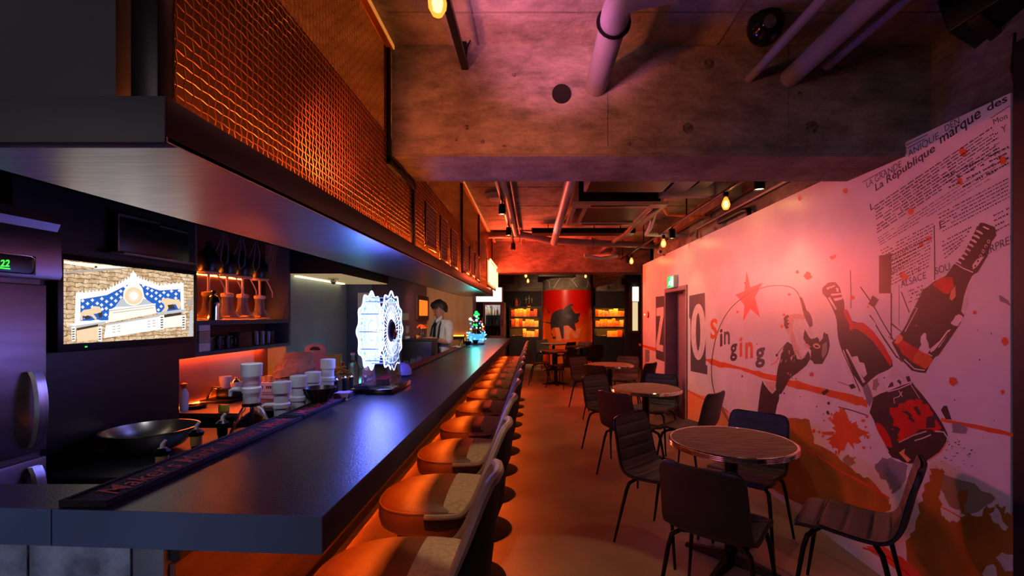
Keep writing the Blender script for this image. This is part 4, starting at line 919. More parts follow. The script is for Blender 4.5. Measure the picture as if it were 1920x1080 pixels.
# ------------------------------------------------------------------ bar stools
ord_=['nearest','second','third','fourth','fifth','sixth','seventh','eighth','ninth','tenth','eleventh','twelfth']
def make_stool():
    t=thing('bar_stool','x','bar stool',(0,0,0))
    def outline(a,ax,ay,e=2.5):
        c,s=math.cos(a),math.sin(a); return ax*abs(c)**(2/e)*(1 if c>=0 else -1), ay*abs(s)**(2/e)*(1 if s>=0 else -1)
    def top(x,y): return .772-.20*(x+.02)**2*1.6-.35*y*y
    # leather cushion
    k=MB(); rows=[]; n=48
    for r in (0.001,.3,.55,.75,.88,.96,1.0):
        row=[]
        for j in range(n+1):
            x,y=outline(2*PI*j/n,.245*r,.212*r); row.append((x-.015,y,top(x,y)-(.022*max(0,(r-.75)/.25)**2)))
        rows.append(row)
    for dz,ex in ((.03,1.03),(.055,1.03),(.085,1.0),(.1,.93)):
        row=[]
        for j in range(n+1):
            x,y=outline(2*PI*j/n,.245*ex,.212*ex); row.append((x-.015,y,top(x/ex,y/ex)-.02-dz))
        rows.append(row)
    k.grid(rows); k.build('seat_cushion',M['leather'],t,False,fix=True,ang=60)
    # seam piping
    MB().tube([(outline(2*PI*j/n,.247,.214)[0]-.015,outline(2*PI*j/n,.247,.214)[1],top(*outline(2*PI*j/n,.245,.212))-.024) for j in range(n)],.005,6,closed=True).build('piping',M['leather'],t,False)
    # linen rear half of the seat
    k=MB(); rows=[]
    for i in range(9):
        x=.03+.205*i/8; hw=.214*(1-(x/.252)**5)**.5
        rows.append([(x-.0,hw*(j/6-1),top(x+.015,hw*(j/6-1))+.004+.02*max(0,(x-.15)/.1)**2-.03*abs(j/6-1)**10) for j in range(13)])
    k.grid(rows); k.build('seat_panel',M['linen'],t,False)
    # wrap-around shell
    def shell(off,inner):
        rows=[]; na,nz=40,9
        for i in range(na+1):
            th=math.radians(-97+194*i/na); at_=math.degrees(abs(th)); u_=min(1,max(0,(70-at_)/54)); ww=u_*u_*(3-2*u_); v_=min(1,max(0,(112-at_)/40)); v_=v_*v_*(3-2*v_)
            zt=.722+.313*ww; zb=.6 if not inner else .65
            row=[]
            for j in range(nz+1):
                zz=zb+(zt-zb)*j/nz; lean=.035*max(0,(zz-.74)/.32)*max(0,math.cos(th*.6)); tuck=-.05*max(0,(.72-zz)/.12)**1.5
                x,y=outline(th,.235+off+lean+tuck,.208+off+lean*.3+tuck,2.2); row.append((x,y,zz))
            rows.append(row)
        return rows
    MB().grid(shell(.022,False)).build('shell',M['stool_shell'],t,False,fix=False)
    MB().grid([r[::-1] for r in shell(.004,True)]).build('back_lining',M['stool_rim'],t,False)
    so=shell(.022,False); si=shell(.004,True)
    mid=[(Vector(a[-1])+Vector(b[-1]))/2 for a,b in zip(so,si)]
    MB().tube([p_+Vector((0,0,.002)) for p_ in mid],[.0115+.004*min(1,max(0,(p_.z-.72)/.2)) for p_ in mid],8).build('rim_roll',M['stool_rim'],t,False)
    MB().prism([outline(2*PI*j/28,.2,.18,2.2) for j in range(28)],.588,.602).build('under_pan',M['black_metal'],t,False)
    MB().lathe([(.03,.03),(.03,.56),(.07,.585),(.0,.59)],18).build('column',M['black_metal'],t,False)
    MB().lathe([(0,0),(.225,.0),(.228,.006),(.2,.014),(.06,.026),(.035,.04),(0,.04)],40).build('base_disc',M['black_metal'],t,False)
    k=MB(); k.tube([(.15*math.cos(2*PI*i/28)-.06,.15*math.sin(2*PI*i/28),.27) for i in range(28)],.009,8,closed=True); k.tube([(0,0,.27),(.09,0,.27)],.009); k.build('foot_ring',M['black_metal'],t,False)
    return t
stool0=make_stool()
for i in range(12):
    y=1.365+.62*i
    lb='%s bar stool %s'%(ord_[i],('along the front of the bar from the near end' if i else 'to the camera in the row along the bar front')) if i<11 else 'farthest bar stool at the end of the row along the bar'
    if i==0: stool0.location=(-.385,y,0); stool0['label']=lb; stool0['group']='bar stools along the counter'; o=stool0
    else: o=dup(stool0,(-.385,y,0),0,lb,'bar stools along the counter')

# ------------------------------------------------------------------ tables
def make_table():
    t=thing('round_table','x','table',(0,0,0))
    R=.365; H=.74
    MB().lathe([(0,H-.03),(R-.012,H-.03),(R-.012,H),(0,H)],64).build('tabletop',M['table_top'],t,False)
    MB().lathe([(R-.014,H-.032),(R,H-.031),(R+.003,H-.028),(R,H-.0245),(R,H-.0225),(R+.003,H-.019),(R,H-.0155),(R,H-.0135),(R+.003,H-.010),(R,H-.0065),(R,H-.0045),(R+.001,H-.001),(R-.006,H+.002),(R-.014,H+.001)],64,caps=False).build('chrome_band',M['chrome'],t,False,ang=20)
    MB().lathe([(0,.02),(.038,.02),(.038,H-.045),(.09,H-.04),(.09,H-.031),(0,H-.031)],22).build('pedestal',M['black_metal'],t,False)
    for a in range(4):
        th=PI/4+a*PI/2; c,s=math.cos(th),math.sin(th)
        k=MB(); rows=[]
        for u,wd,zz in ((.03,.035,.07),(.12,.03,.045),(.24,.024,.025),(.29,.022,.018)):
            rows.append([(u*c-wd*s,u*s+wd*c,.004),(u*c-wd*s*.6,u*s+wd*c*.6,zz),(u*c+wd*s*.6,u*s-wd*c*.6,zz),(u*c+wd*s,u*s-wd*c,.004)])
        k.grid(rows); k.add(rows[-1],[(0,1,2,3)]); k.add([(.29*c-.022*s,.29*s+.022*c,.0),(.29*c+.022*s,.29*s-.022*c,.0),(.03*c+.035*s,.03*s-.035*c,.0),(.03*c-.035*s,.03*s+.035*c,.0)],[(0,1,2,3)])
        k.build('foot',M['black_metal'],t,False,fix=True)
    return t
tb=make_table()
tabs=[((1.205,2.8),'nearest round table with a ribbed chrome edge, by the wine bottle mural'),((1.18,4.83),'second round table, in front of the doorway'),((1.19,7.18),'third round table, near the far end of the mural wall'),
      ((.48,10.05),'far round table in the middle, beyond the row of stools'),((.54,12.6),'farthest round table, right before the painted column'),((1.19,11.5),'far round table right of the painted column')]
for i,((x,y),lb) in enumerate(tabs):
    if i==0: tb.location=(x,y,0); tb['label']=lb; tb['group']='round tables with chrome edges'
    else: dup(tb,(x,y,0),.3*i,lb,'round tables with chrome edges')

# ------------------------------------------------------------------ upholstered shell chairs
def make_chair():
    t=thing('upholstered_chair','x','chair',(0,0,0))
    # profile: s along, (y forward, z)
    def curve(off):
        pts=[(.225,.43),(.215,.452),(.15,.458),(.05,.447),(-.05,.438),(-.125,.442),(-.175,.468),(-.205,.52),(-.225,.6),(-.245,.69),(-.265,.76),(-.278,.81)]
        out=[]
        for i,(y,z) in enumerate(pts):
            a=Vector(pts[max(i-1,0)]); b=Vector(pts[min(i+1,len(pts)-1)]); tn=(b-a).normalized(); n=Vector((tn.y,-tn.x)) # left normal
            if n.y<0 and i<6: n=-n
            out.append((y+n.x*off,z+n.y*off))
        return out
    def width(i,n): 
        u=i/n; return .215 if u<.4 else .215-.02*(u-.4)/.6
    base=curve(0)
    import bisect
    cum=[0]
    for a,b in zip(base,base[1:]): cum.append(cum[-1]+math.dist(a,b))
    L=cum[-1]
    def at(s):
        s=min(max(s,0),L-1e-6); i=bisect.bisect_right(cum,s)-1; i=min(i,len(base)-2); u=(s-cum[i])/(cum[i+1]-cum[i])
        # catmull
        p0,p1,p2,p3=(Vector(base[max(i-1,0)]),Vector(base[i]),Vector(base[i+1]),Vector(base[min(i+2,len(base)-1)]))
        p_=.5*((2*p1)+(p2-p0)*u+(2*p0-5*p1+4*p2-p3)*u*u+(3*p1-p0-3*p2+p3)*u**3)
        q_=.5*((p2-p0)+2*(2*p0-5*p1+4*p2-p3)*u+3*(3*p1-p0-3*p2+p3)*u*u); q_.normalize()
        return p_,Vector((q_.y,-q_.x))*-1   # normal to the sitter's side
    def hw(s):
        w_=.215-.018*max(0,(s/L-.45)/.55)
        e=.07
        if s<e: w_-=.05*(1-math.sqrt(max(0,1-(1-s/e)**2)))
        if s>L-e: w_-=.055*(1-math.sqrt(max(0,1-(1-(L-s)/e)**2)))
        return w_
    def cup(v): return .022*abs(v)**2.5      # edges lift towards the sitter
    def normal(n_): return n_ if n_.y>0 or n_.x>0 else -n_
    N=64; m_=12
    def sheet(off,s0,s1,inset=0,wave=None,n=N):
        rows=[]
        for i in range(n+1):
            s=s0+(s1-s0)*i/n; p_,nn=at(s)
            if (nn.y<0 and s<L*.5) or (nn.x<0 and s>=L*.5): nn=-nn
            row=[]
            for j in range(m_+1):
                v=j/m_*2-1; o_=off+cup(v)*(1 if s>.15*L else .3)
                if wave: o_+=wave(s)*(1-abs(v)**6)
                q=p_+nn*o_; row.append((v*(hw(s)-inset),q.x,q.y))
            rows.append(row)
        return rows
    out_=sheet(-.012,0,L); inn=sheet(.0,0,L)
    k=MB(); k.grid(out_); k.grid([r[::-1] for r in inn])
    n=len(out_)*(m_+1)
    fs=[]
    for i in range(N):
        fs.append((i*(m_+1),n+(i)*(m_+1)+m_,n+(i+1)*(m_+1)+m_,(i+1)*(m_+1))); fs.append((i*(m_+1)+m_,(i+1)*(m_+1)+m_,n+(i+1)*(m_+1),n+i*(m_+1)))
    for j in range(m_):
        fs.append((j,j+1,n+m_-j-1,n+m_-j)); fs.append((N*(m_+1)+j+1,N*(m_+1)+j,n+N*(m_+1)+m_-j,n+N*(m_+1)+m_-j-1))
    k.f+=fs; k.build('shell',M['chair_shell'],t,False,fix=True,ang=50)
    seams=[0,.105,.21,.315,.40,.475,.55,.625,.70,.77]
    sc_=L/.77
    seams=[x*sc_ for x in seams]
    def wave(s):
        for a,b in zip(seams,seams[1:]):
            if a<=s<=b:
                u=(s-a)/(b-a); return .010*(max(0,1-(2*u-1)**8)) 
        return 0
    def pad(s0,s1,nm):
        rows=sheet(.002,s0,s1,.012,wave,n=int(10*((s1-s0)/(.08)))+1)
        k=MB(); k.grid(rows); k.build(nm,M['chair_pad'],t,False,ang=70)
    pad(.012,seams[4],'seat_pad'); pad(seams[4],L-.012,'back_pad')
    k=MB()
    for s in seams[1:-1]:
        p_,nn=at(s)
        if (nn.y<0 and s<L*.5) or (nn.x<0 and s>=L*.5): nn=-nn
        k.tube([(v/5*(hw(s)-.016),p_.x+nn.x*(.003+cup(v/5)),p_.y+nn.y*(.003+cup(v/5))) for v in range(-5,6)],.0022,5)
    k.build('seam_stitching',mat('pale_stitching','#7a6f64',.7) if 'pale_stitching' not in bpy.data.materials else bpy.data.materials['pale_stitching'],t,False)
    for sx,sy in ((1,1),(-1,1),(1,-1),(-1,-1)):
        tp=.425
        pts=[(sx*.05,sy*.09+.02,tp),(sx*.15,sy*.125+.02,tp-.002),(sx*.185,sy*.15+.02,tp-.025),(sx*.197,sy*.165+.02,tp-.08),(sx*.235,sy*.225+.01,.0)]
        MB().tube(pts,[.011,.012,.0125,.012,.008],10).build('leg',M['black_metal'],t,False)
    return t
ch=make_chair()
G='upholstered chairs at the round tables'
def face(dx,dy): return math.atan2(dy,dx)-PI/2
# (top-of-back centre x, y, facing dx, dy, label)
chairs=[((.747,2.085),(.63,.77),'black shell chair with its back to the camera, at the nearest table'),
 ((.665,3.25),(.65,-.72),'channel-stitched chair left of the nearest table, angled towards the camera'),
 ((1.62,3.29),(-.68,-.73),'dark chair behind the nearest table, below the singer mural'),
 ((1.83,2.15),(-.77,.64),'chair nearest the mural wall, in front of the wine bottle paintings'),
 ((.70,4.12),(.76,.65),'black-backed chair at the near left of the second table'),
 ((.69,5.36),(.6,-.8),'stitched chair at the far left of the second table'),
 ((1.53,5.45),(-.6,-.8),'dark chair behind the second table, in front of the door'),
 ((1.65,4.11),(-.7,.72),'black-backed chair right of the second table, against the mural wall'),
 ((.72,7.72),(.6,-.75),'stitched chair at the left of the third table'),
 ((.83,6.4),(.7,.72),'black-backed chair at the near left of the third table'),
 ((1.62,7.85),(-.5,-.86),'stitched chair behind the third table at the end of the mural wall'),
 ((1.73,6.7),(-.75,.66),'black-backed chair right of the third table beside the painted letter Z'),
 ((-.16,10.15),(1,-.1),'dark chair left of the far middle table, at the end of the stools'),
 ((.80,9.42),(-.75,.6),'black-backed chair at the right of the far middle table'),
 ((1.0,12.0),(-.6,.6),'small dark chair by the table before the painted column'),
 ((1.35,12.05),(-.3,-.95),'small dark chair behind the far right table'),
 ((1.5,10.85),(-.4,.9),'small dark chair at the near right of the far right table'),
 ((.22,13.3),(.4,-.9),'small dark chair behind the table by the painted column')]
for i,((x,y),(fx_,fy_),lb) in enumerate(chairs):
    f_=Vector((fx_,fy_)).normalized(); cx,cy=x+f_.x*.278,y+f_.y*.278; rz=face(f_.x,f_.y)
    if i==0: ch.location=(cx,cy,0); ch.rotation_euler=(0,0,rz); ch['label']=lb; ch['group']=G
    else: dup(ch,(cx,cy,0),rz,lb,G)

# ------------------------------------------------------------------ ceiling services
def pipe(name,label,pts,r,mt='pipe',cat='pipe',n=14,group=None):
    t=thing(name,label,cat,tuple(pts[0]),0,group); MB().tube(pts,r,n).build('pipe_run',M[mt],t); return t
wp_=pipe('drain_pipe','wide lilac-lit drain pipe running along the slab into the near beam',[(.336,1.9,2.735),(.336,2.469,2.735)],.058)
MB().tube([(.336,1.92,2.735),(.336,1.86,2.738),(.345,1.81,2.745),(.4,1.775,2.755),(.55,1.76,2.77)],.06,14).build('elbow',M['pipe'],wp_); 
k=MB(); k.tube([(.336+.066*math.cos(a*PI/10),1.93,2.735+.066*math.sin(a*PI/10)) for a in range(20)],.008,6,closed=True); k.build('clip_ring',M['black_metal'],wp_)
pipe('drain_pipe','red-lit drain pipe beyond the beam, ending at the cross duct',[(.336,2.931,2.735),(.336,7.75,2.735)],.055)
pipe('ceiling_pipe','thin pale pipe with a joint, crossing the upper right slab',[(1.16,1.1,2.775),(1.16,2.469,2.775)],.022)
pipe('ceiling_pipe','wide dusky pipe beside the thin one at the upper right',[(1.376,1.1,2.78),(1.376,2.469,2.78)],.05)
pipe('ceiling_pipe','narrow pipe with an open end nearest the upper right corner',[(1.53,1.1,2.81),(1.53,2.4,2.81)],.028)
pipe('ceiling_pipe','slim grey pipe near the canopy beyond the beam',[(-.31,2.931,2.86),(-.31,7.7,2.86)],.035)
pipe('ceiling_pipe','pair-mate grey conduit next to the left track',[(-.24,2.931,2.9),(-.24,8.9,2.9)],.014)
fd=thing('cross_duct','flexible grey duct crossing the ceiling in front of the red beam','duct',(0,7.9,2.8))
MB().tube([P(x,y,7.9) for x,y in ((900,441),(940,440),(975,441),(1005,445),(1030,451),(1080,454),(1140,457),(1200,459),(1245,462))],[.06,.062,.065,.062,.06,.06,.055,.055,.055],16).build('duct_hose',M['duct'],fd)
k=MB()
for x in (905,975,1033,1112): k.tube([P(x,445+(x-905)*.06,7.9)+Vector((0,.068*math.cos(a*PI/9),.068*math.sin(a*PI/9))) for a in range(18)],.006,5,closed=True)
k.build('duct_clamp',M['black_metal'],fd)
ct_=thing('cable_tray','dark cable tray hung above the cross duct','cable tray',(.7,7.2,2.8))
a=P(997,437,7.2); b=P(1190,437,7.2); k=MB(); k.box(a.x,b.x,7.15,7.4,a.z-.01,a.z); k.box(a.x,b.x,7.14,7.15,a.z-.01,a.z+.07); k.box(a.x,b.x,7.4,7.41,a.z-.01,a.z+.07); k.build('tray',M['black_metal'],ct_,smooth=False)
k=MB(); 
for x in (1028,1115,1165): q=P(x,430,7.2); k.tube([(q.x,7.28,q.z),(q.x,7.28,CZ)],.007,6)
k.build('hanger_rod',M['black_metal'],ct_)
# air conditioning cassette
acx=thing('air_conditioner','black four-way air conditioner cassette hung below the slab','air conditioner',(.85,5.1,2.6))
X0,X1,Y0,Y1,Z0=.39,1.33,4.53,5.6,2.6
k=MB(); k.box(X0+.06,X1-.06,Y0+.06,Y1-.06,Z0+.03,CZ-.08); k.build('casing',M['black_metal'],acx,smooth=False)
gold=mat('warm_grey_panel','#8f8468',.45,0,'#7d735a',4)
k=MB(); k.box(X0,X1,Y0,Y0+.16,Z0,Z0+.03); k.box(X0,X1,Y1-.16,Y1,Z0,Z0+.03); k.box(X0,X0+.16,Y0+.16,Y1-.16,Z0,Z0+.03); k.box(X1-.16,X1,Y0+.16,Y1-.16,Z0,Z0+.03); k.build('panel_frame',gold,acx,smooth=False)
k=MB(); k.box(X0+.16,X1-.16,Y0+.16,Y1-.16,Z0+.008,Z0+.02); k.build('intake_grille',M['black_plastic'],acx,smooth=False)
for a in ((X0+.18,X1-.18,Y0+.04,Y0+.11),(X0+.18,X1-.18,Y1-.11,Y1-.04)):
    MB().box(a[0],a[1],a[2],a[3],Z0-.004,Z0+.001).build('louvre',M['black_plastic'],acx,bevel=.002)
for a in ((X0+.04,X0+.11),(X1-.11,X1-.04)):
    MB().box(a[0],a[1],Y0+.18,Y1-.18,Z0-.004,Z0+.001).build('louvre',M['black_plastic'],acx,bevel=.002)
k=MB()
for x in (X0+.1,X1-.1):
    for y in (Y0+.1,Y1-.1): k.tube([(x,y,CZ-.08),(x,y,CZ)],.006,6)
k.build('hanger_rod',M['black_metal'],acx)
hb=thing('fan_coil_box','dark fan coil box hung just behind the near beam','fan coil',(.75,3.7,2.6))
MB().box(.45,1.16,3.35,4.15,2.62,2.9).build('casing',M['duct'],hb,bevel=.004)
k=MB(); 
for x in (.5,1.1):
    for y in (3.4,4.1): k.tube([(x,y,2.9),(x,y,CZ)],.006,6)
k.build('hanger_rod',M['black_metal'],hb)
k=MB(); k.box(.47,1.14,3.37,4.13,2.612,2.622); k.build('bottom_panel',M['black_metal'],hb,smooth=False)
duct_=thing('branch_duct','square branch ducting with pale edges right of the air conditioner','duct',(1.4,4,2.7))
k=MB(); k.box(1.25,1.42,2.94,4.4,2.66,2.68); k.box(1.5,1.62,2.94,4.6,2.7,2.86); k.box(1.2,1.95,4.3,4.42,2.63,2.75); k.build('duct_run',M['duct'],duct_,bevel=.006)
k=MB(); k.tube([(1.24,2.94,2.66),(1.24,4.3,2.66)],.008,6); k.tube([(1.49,2.94,2.7),(1.49,4.6,2.7)],.008,6); k.build('pale_edge',M['pipe'],duct_)
rnd=random.Random(21); labs=['copper refrigerant pipe curving beside the air conditioner','grey condensate pipe with an elbow past the air conditioner','dark insulated pipe over the third table','thin conduit over the mural wall top','second thin conduit over the mural wall top','insulated pipe bundle near the far beam','grey conduit loop near the far beam']
runs=[[(1.36,4.7,2.78),(1.45,5.2,2.76),(1.6,5.5,2.72),(1.95,5.55,2.7),(2.13,5.55,2.7)],[(1.33,5.0,2.66),(1.5,5.9,2.64),(1.52,6.2,2.6),(1.9,6.25,2.6),(2.1,6.3,2.6)],[(1.4,5.5,2.82),(1.45,7.0,2.8),(1.3,8.4,2.75),(1.3,8.99,2.75)],
      [(2.1,3.0,2.62),(2.1,5.9,2.62),(2.1,5.9,2.5)],[(2.08,3.0,2.72),(2.08,8.1,2.72)],[(1.0,8.2,2.85),(1.2,8.3,2.82),(1.45,8.4,2.82),(1.55,8.6,2.74),(1.55,8.99,2.7)],[(.9,8.2,2.58),(1.2,8.25,2.53),(1.5,8.3,2.58),(1.35,8.5,2.62),(.95,8.7,2.62)]]
for i,(pts,lb) in enumerate(zip(runs,labs)): pipe('service_pipe',lb,pts,(.022,.03,.035,.014,.02,.05,.03)[i],('trim_orange','pipe','duct','pipe','backing','duct','pipe')[i],n=10)
wpb=thing('wall_pipe','black elbowed pipe on the concrete above the mural','pipe',(2.1,4.6,2.5)); MB().tube([(2.1,5.2,2.56),(2.1,4.6,2.56),(2.1,4.5,2.54),(2.1,4.47,2.48),(2.1,4.47,2.436)],.025,10).build('pipe_run',M['black_metal'],wpb)
# thin cable looped across the slab by the near beam
cb=thing('slab_cable','thin black cable looped across the slab above the near beam','cable',(0,2.4,2.9))
MB().tube([P(x,y,d) for x,y,d in ((873,122,2.45),(876,90,2.45),(886,66,2.42),(905,52,2.4),(940,42,2.36),(1000,39,2.33),(1060,40,2.33),(1105,42,2.34))],.0042,6).build('cable_run',M['black_plastic'],cb)
MB().tube([P(959,22,2.26)+Vector((0,0,.02)),P(960,45,2.36),P(961,78,2.45)],.004,6).build('drop_wire',M['duct'],cb)
# lighting tracks
tl=thing('light_track','black lighting track at the left, dropping to the near beam','lighting track',(-.37,1.8,2.83))
MB().box(-.388,-.352,.6,2.466,2.82,2.85).build('rail',M['black_metal'],tl,bevel=.002); MB().box(-.38,-.36,2.44,2.468,2.85,CZ).build('end_drop',M['black_metal'],tl,smooth=False)
MB().box(-.376,-.364,.8,.82,2.85,CZ).build('hanger',M['black_metal'],tl,smooth=False)
tl2=thing('light_track','black lighting track at the left beyond the near beam','lighting track',(-.37,5,2.83))
MB().box(-.388,-.352,2.932,8.6,2.82,2.85).build('rail',M['black_metal'],tl2,bevel=.002)
k=MB(); [k.box(-.376,-.364,y,y+.02,2.85,CZ) for y in (3.2,5.8,8.4)]; k.build('hanger',M['black_metal'],tl2,smooth=False)
tl3=thing('light_track','black lighting track above the mural wall carrying filament bulbs','lighting track',(1.7,6,2.6))
MB().box(1.685,1.715,2.932,8.98,2.59,2.615).build('rail',M['black_metal'],tl3,bevel=.002)
k=MB(); [k.box(1.694,1.706,y,y+.02,2.615,CZ) for y in (3.1,5.1,7.1,8.8)]; k.build('hanger',M['black_metal'],tl3,smooth=False)
FIL=glow('filament',(1,.5,.1),9); BGL=sheer('bulb_glass',(1,.33,.03),3.2,.35)
def bulb(x,y,z,zt,label,s=4,group='glowing filament bulbs'):
    t=thing('filament_bulb',label,'bulb',(x,y,z),0,group)
    MB().lathe([(0,-.05),(.02,-.046),(.034,-.02),(.036,.0),(.028,.03),(.016,.055),(.014,.065)],18).build('glass_envelope',BGL,t,False)
    MB().lathe([(0,-.034),(.016,-.028),(.022,0),(.015,.026),(0,.034)],12).build('glowing_filament',FIL,t,False)
    MB().lathe([(.015,.06),(.022,.065),(.024,.1),(.018,.112),(0,.114)],14).build('socket',M['black_metal'],t,False)
    MB().tube([(0,0,.11),(0,0,zt-z)],.005,6).build('drop_cord',M['black_plastic'],t,False)
    lamp('bulb_light','POINT',(x,y,z-.001),s,(1,.5,.16),shadow_soft_size=.03)
    return t
bulb(-.37,1.76,2.70,2.825,'glowing bulb below the near left track, at the top edge')
for i,(px_,py_) in enumerate(((1361,383),(1244,457),(1184,490))):
    d=1.7*F/(px_-VX); bulb(1.7,d,CH-(py_-VY)*d/F,2.592,('nearest filament bulb on the track above the mural','middle filament bulb on the track above the mural','farthest filament bulb on the track above the mural')[i],8)
for i,(px_,py_) in enumerate(((986,517),(990,527),(1098,518))):
    p=P(px_,py_,11.5+.7*i); bulb(p.x,p.y,p.z,CZ,('upper left bulb of the pair before the far wall','lower right bulb of the pair before the far wall','single bulb above the painted column')[i])
SPG=glow('spot_face',(1,.62,.25),12)
def spot(x,y,zt,label,tilt=0,s=11):
    t=thing('track_spotlight',label,'spotlight',(x,y,zt))
    MB().lathe([(0,-.02),(.01,-.02),(.01,0),(0,0)],10).build('mount',M['black_metal'],t,False)
    MB().lathe([(0,-.02),(.036,-.022),(.04,-.035),(.042,-.14),(.036,-.14),(.034,-.12),(0,-.12)],20).build('lamp_can',M['black_metal'],t,False)
    MB().lathe([(0,-.1305),(.0335,-.1305),(.0335,-.1295),(0,-.1295)],18).build('lit_lens',SPG,t,False)
    lamp('spot_light','SPOT',(x,y,zt-.15),s,(1,.55,.22),(x,y,0),spot_size=1.5,spot_blend=.6,shadow_soft_size=.035).parent=None
    return t
spot(-.37,5.35,2.82,'nearest spotlight on the left track beyond the beam'); spot(-.37,6.75,2.82,'middle spotlight on the left track beyond the beam'); spot(-.37,8.2,2.82,'farthest spotlight on the left track beyond the beam')
spot(1.7,3.46,2.59,'lit spotlight on the mural track just behind the near beam'); spot(1.7,5.65,2.59,'middle spotlight on the mural track'); spot(1.7,8.3,2.59,'farthest spotlight on the mural track')
dl=thing('ceiling_disc','round ceiling light close to the slab behind the near beam','ceiling light',(-.33,3.25,CZ)); MB().lathe([(0,-.04),(.07,-.038),(.08,-.02),(.08,0),(0,0)],24).build('housing',M['white_plastic'],dl,False); MB().lathe([(0,-.0425),(.055,-.0415),(0,-.041)],20).build('lens',SPG,dl,False)
sd=thing('smoke_detector','pale round detector on the red slab','detector',(P(931,372,5.55).x,5.55,CZ)); MB().lathe([(0,-.06),(.1,-.055),(.13,-.03),(.14,0),(0,0)],28).build('cover',M['paper'],sd,False)
# dark fitting and speaker at the upper right
p=P(1435,48,2.25)
df=thing('moving_head_lamp','glossy black moving-head lamp hanging at the upper right','stage lamp',(p.x,2.25,p.z))
MB().ball((0,0,0),.085,24,14,1,1,1.12).build('head',mat('gloss_black','#060607',.12),df,False); MB().lathe([(0,-.004),(.03,-.003),(.03,.003),(0,.004)],16,(-.02,-.08,-.03),axis=(0,-1,-.3)).build('lens',M['chrome'],df,False)
MB().tube([(0,0,.08),(0,0,CZ-p.z)],.025,10).build('mount',M['black_metal'],df,False)
q=P(1835,30,2.12)
sp_=thing('loudspeaker','black loudspeaker on a bracket in the upper right corner','loudspeaker',(q.x,2.1,q.z))
MB().cbox((0,0,.06),.3,.22,.26,.5,-.25).build('cabinet',M['black_plastic'],sp_,False,bevel=.01); MB().cbox((.02,-.01,-.085),.34,.05,.02,.5,-.25).build('bracket_bar',M['backing'],sp_,False,bevel=.003); MB().tube([(.03,.05,.1),(.1,.1,.3)],.02,8).build('bracket',M['black_metal'],sp_,False)
cbx=thing('wall_cable','short black cable loop on the concrete above the mural edge','cable',(2.04,1.98,2.6)); MB().tube([(2.045,1.95,2.7),(2.03,1.94,2.62),(2.03,1.95,2.55),(2.045,1.95,2.48)],.006,6).build('cable_run',M['black_plastic'],cbx)
# signs and devices on the mural wall
ex=thing('exit_sign','green lit exit sign above the doorway','exit sign',(1.97,6.47,2.0))
ya_,yb_=6.36,6.66; zt=CH-(517-VY)*6.5/F; zb=CH-(540-VY)*6.5/F
MB().box(1.94,1.999,ya_,yb_,zb,zt).build('sign_box',M['white_plastic'],ex,bevel=.004); MB().box(1.9385,1.9398,ya_+.008,yb_-.008,zb+.008,zt-.008).build('green_face',glow('exit_green',(.02,.8,.12),1.6),ex,smooth=False)
wg=glow('exit_white',(.8,1,.85),2.2)
def exq(pts): return MB().poly([(1.938,yb_-(yb_-ya_)*u,zb+(zt-zb)*v) for u,v in pts],(-1,0,0),.0002)
exq([(.55,.12),(.9,.12),(.9,.88),(.55,.88)]).build('white_doorway',wg,ex,smooth=False)
k=MB()
for pts in ([(.2,.5),(.36,.62),(.5,.56),(.5,.5),(.38,.48),(.42,.34),(.55,.2),(.5,.15),(.36,.3),(.3,.32),(.15,.2),(.12,.26),(.26,.4)],[(.4,.68),(.48,.68),(.48,.82),(.4,.82)]):
    q_=exq(pts); k.add(q_.v,q_.f)
k.build('running_figure',wg,ex,smooth=False)
al=thing('alarm_lamp','red glowing fire alarm lamp at the far end of the mural wall','alarm lamp',(1.98,8.0,1.52))
MB().lathe([(0,0),(.06,0),(.055,.02),(0,.022)],20,(1.999,8.0,1.52),axis=(-1,0,0)).build('base_plate',M['red_paint'],al); MB().lathe([(.03,.0),(.03,.05),(.02,.075),(0,.08)],16,(1.978,8.0,1.52),axis=(-1,-.2,0)).build('lens',mat('red_lens','#ff2a1a',.2,emit=(1,.05,.02,1),estr=2.5),al)
MB().ball((1.925,7.97,1.52),.013,10,6).build('lamp_point',glow('alarm_point',(1,.35,.1),8),al)
cc=thing('security_camera','small security camera at the top edge of the mural wall','camera',(1.97,6.9,2.43))
MB().tube([(2.0,7.0,2.42),(1.95,7.0,2.42),(1.93,6.98,2.47)],.015,8).build('arm',M['chrome'],cc); MB().tube([(1.93,7.05,2.48),(1.9,6.88,2.46)],.03,14).build('body',M['white_plastic'],cc); MB().ball((1.899,6.875,2.459),.022,12,8).build('lens',M['black_plastic'],cc)
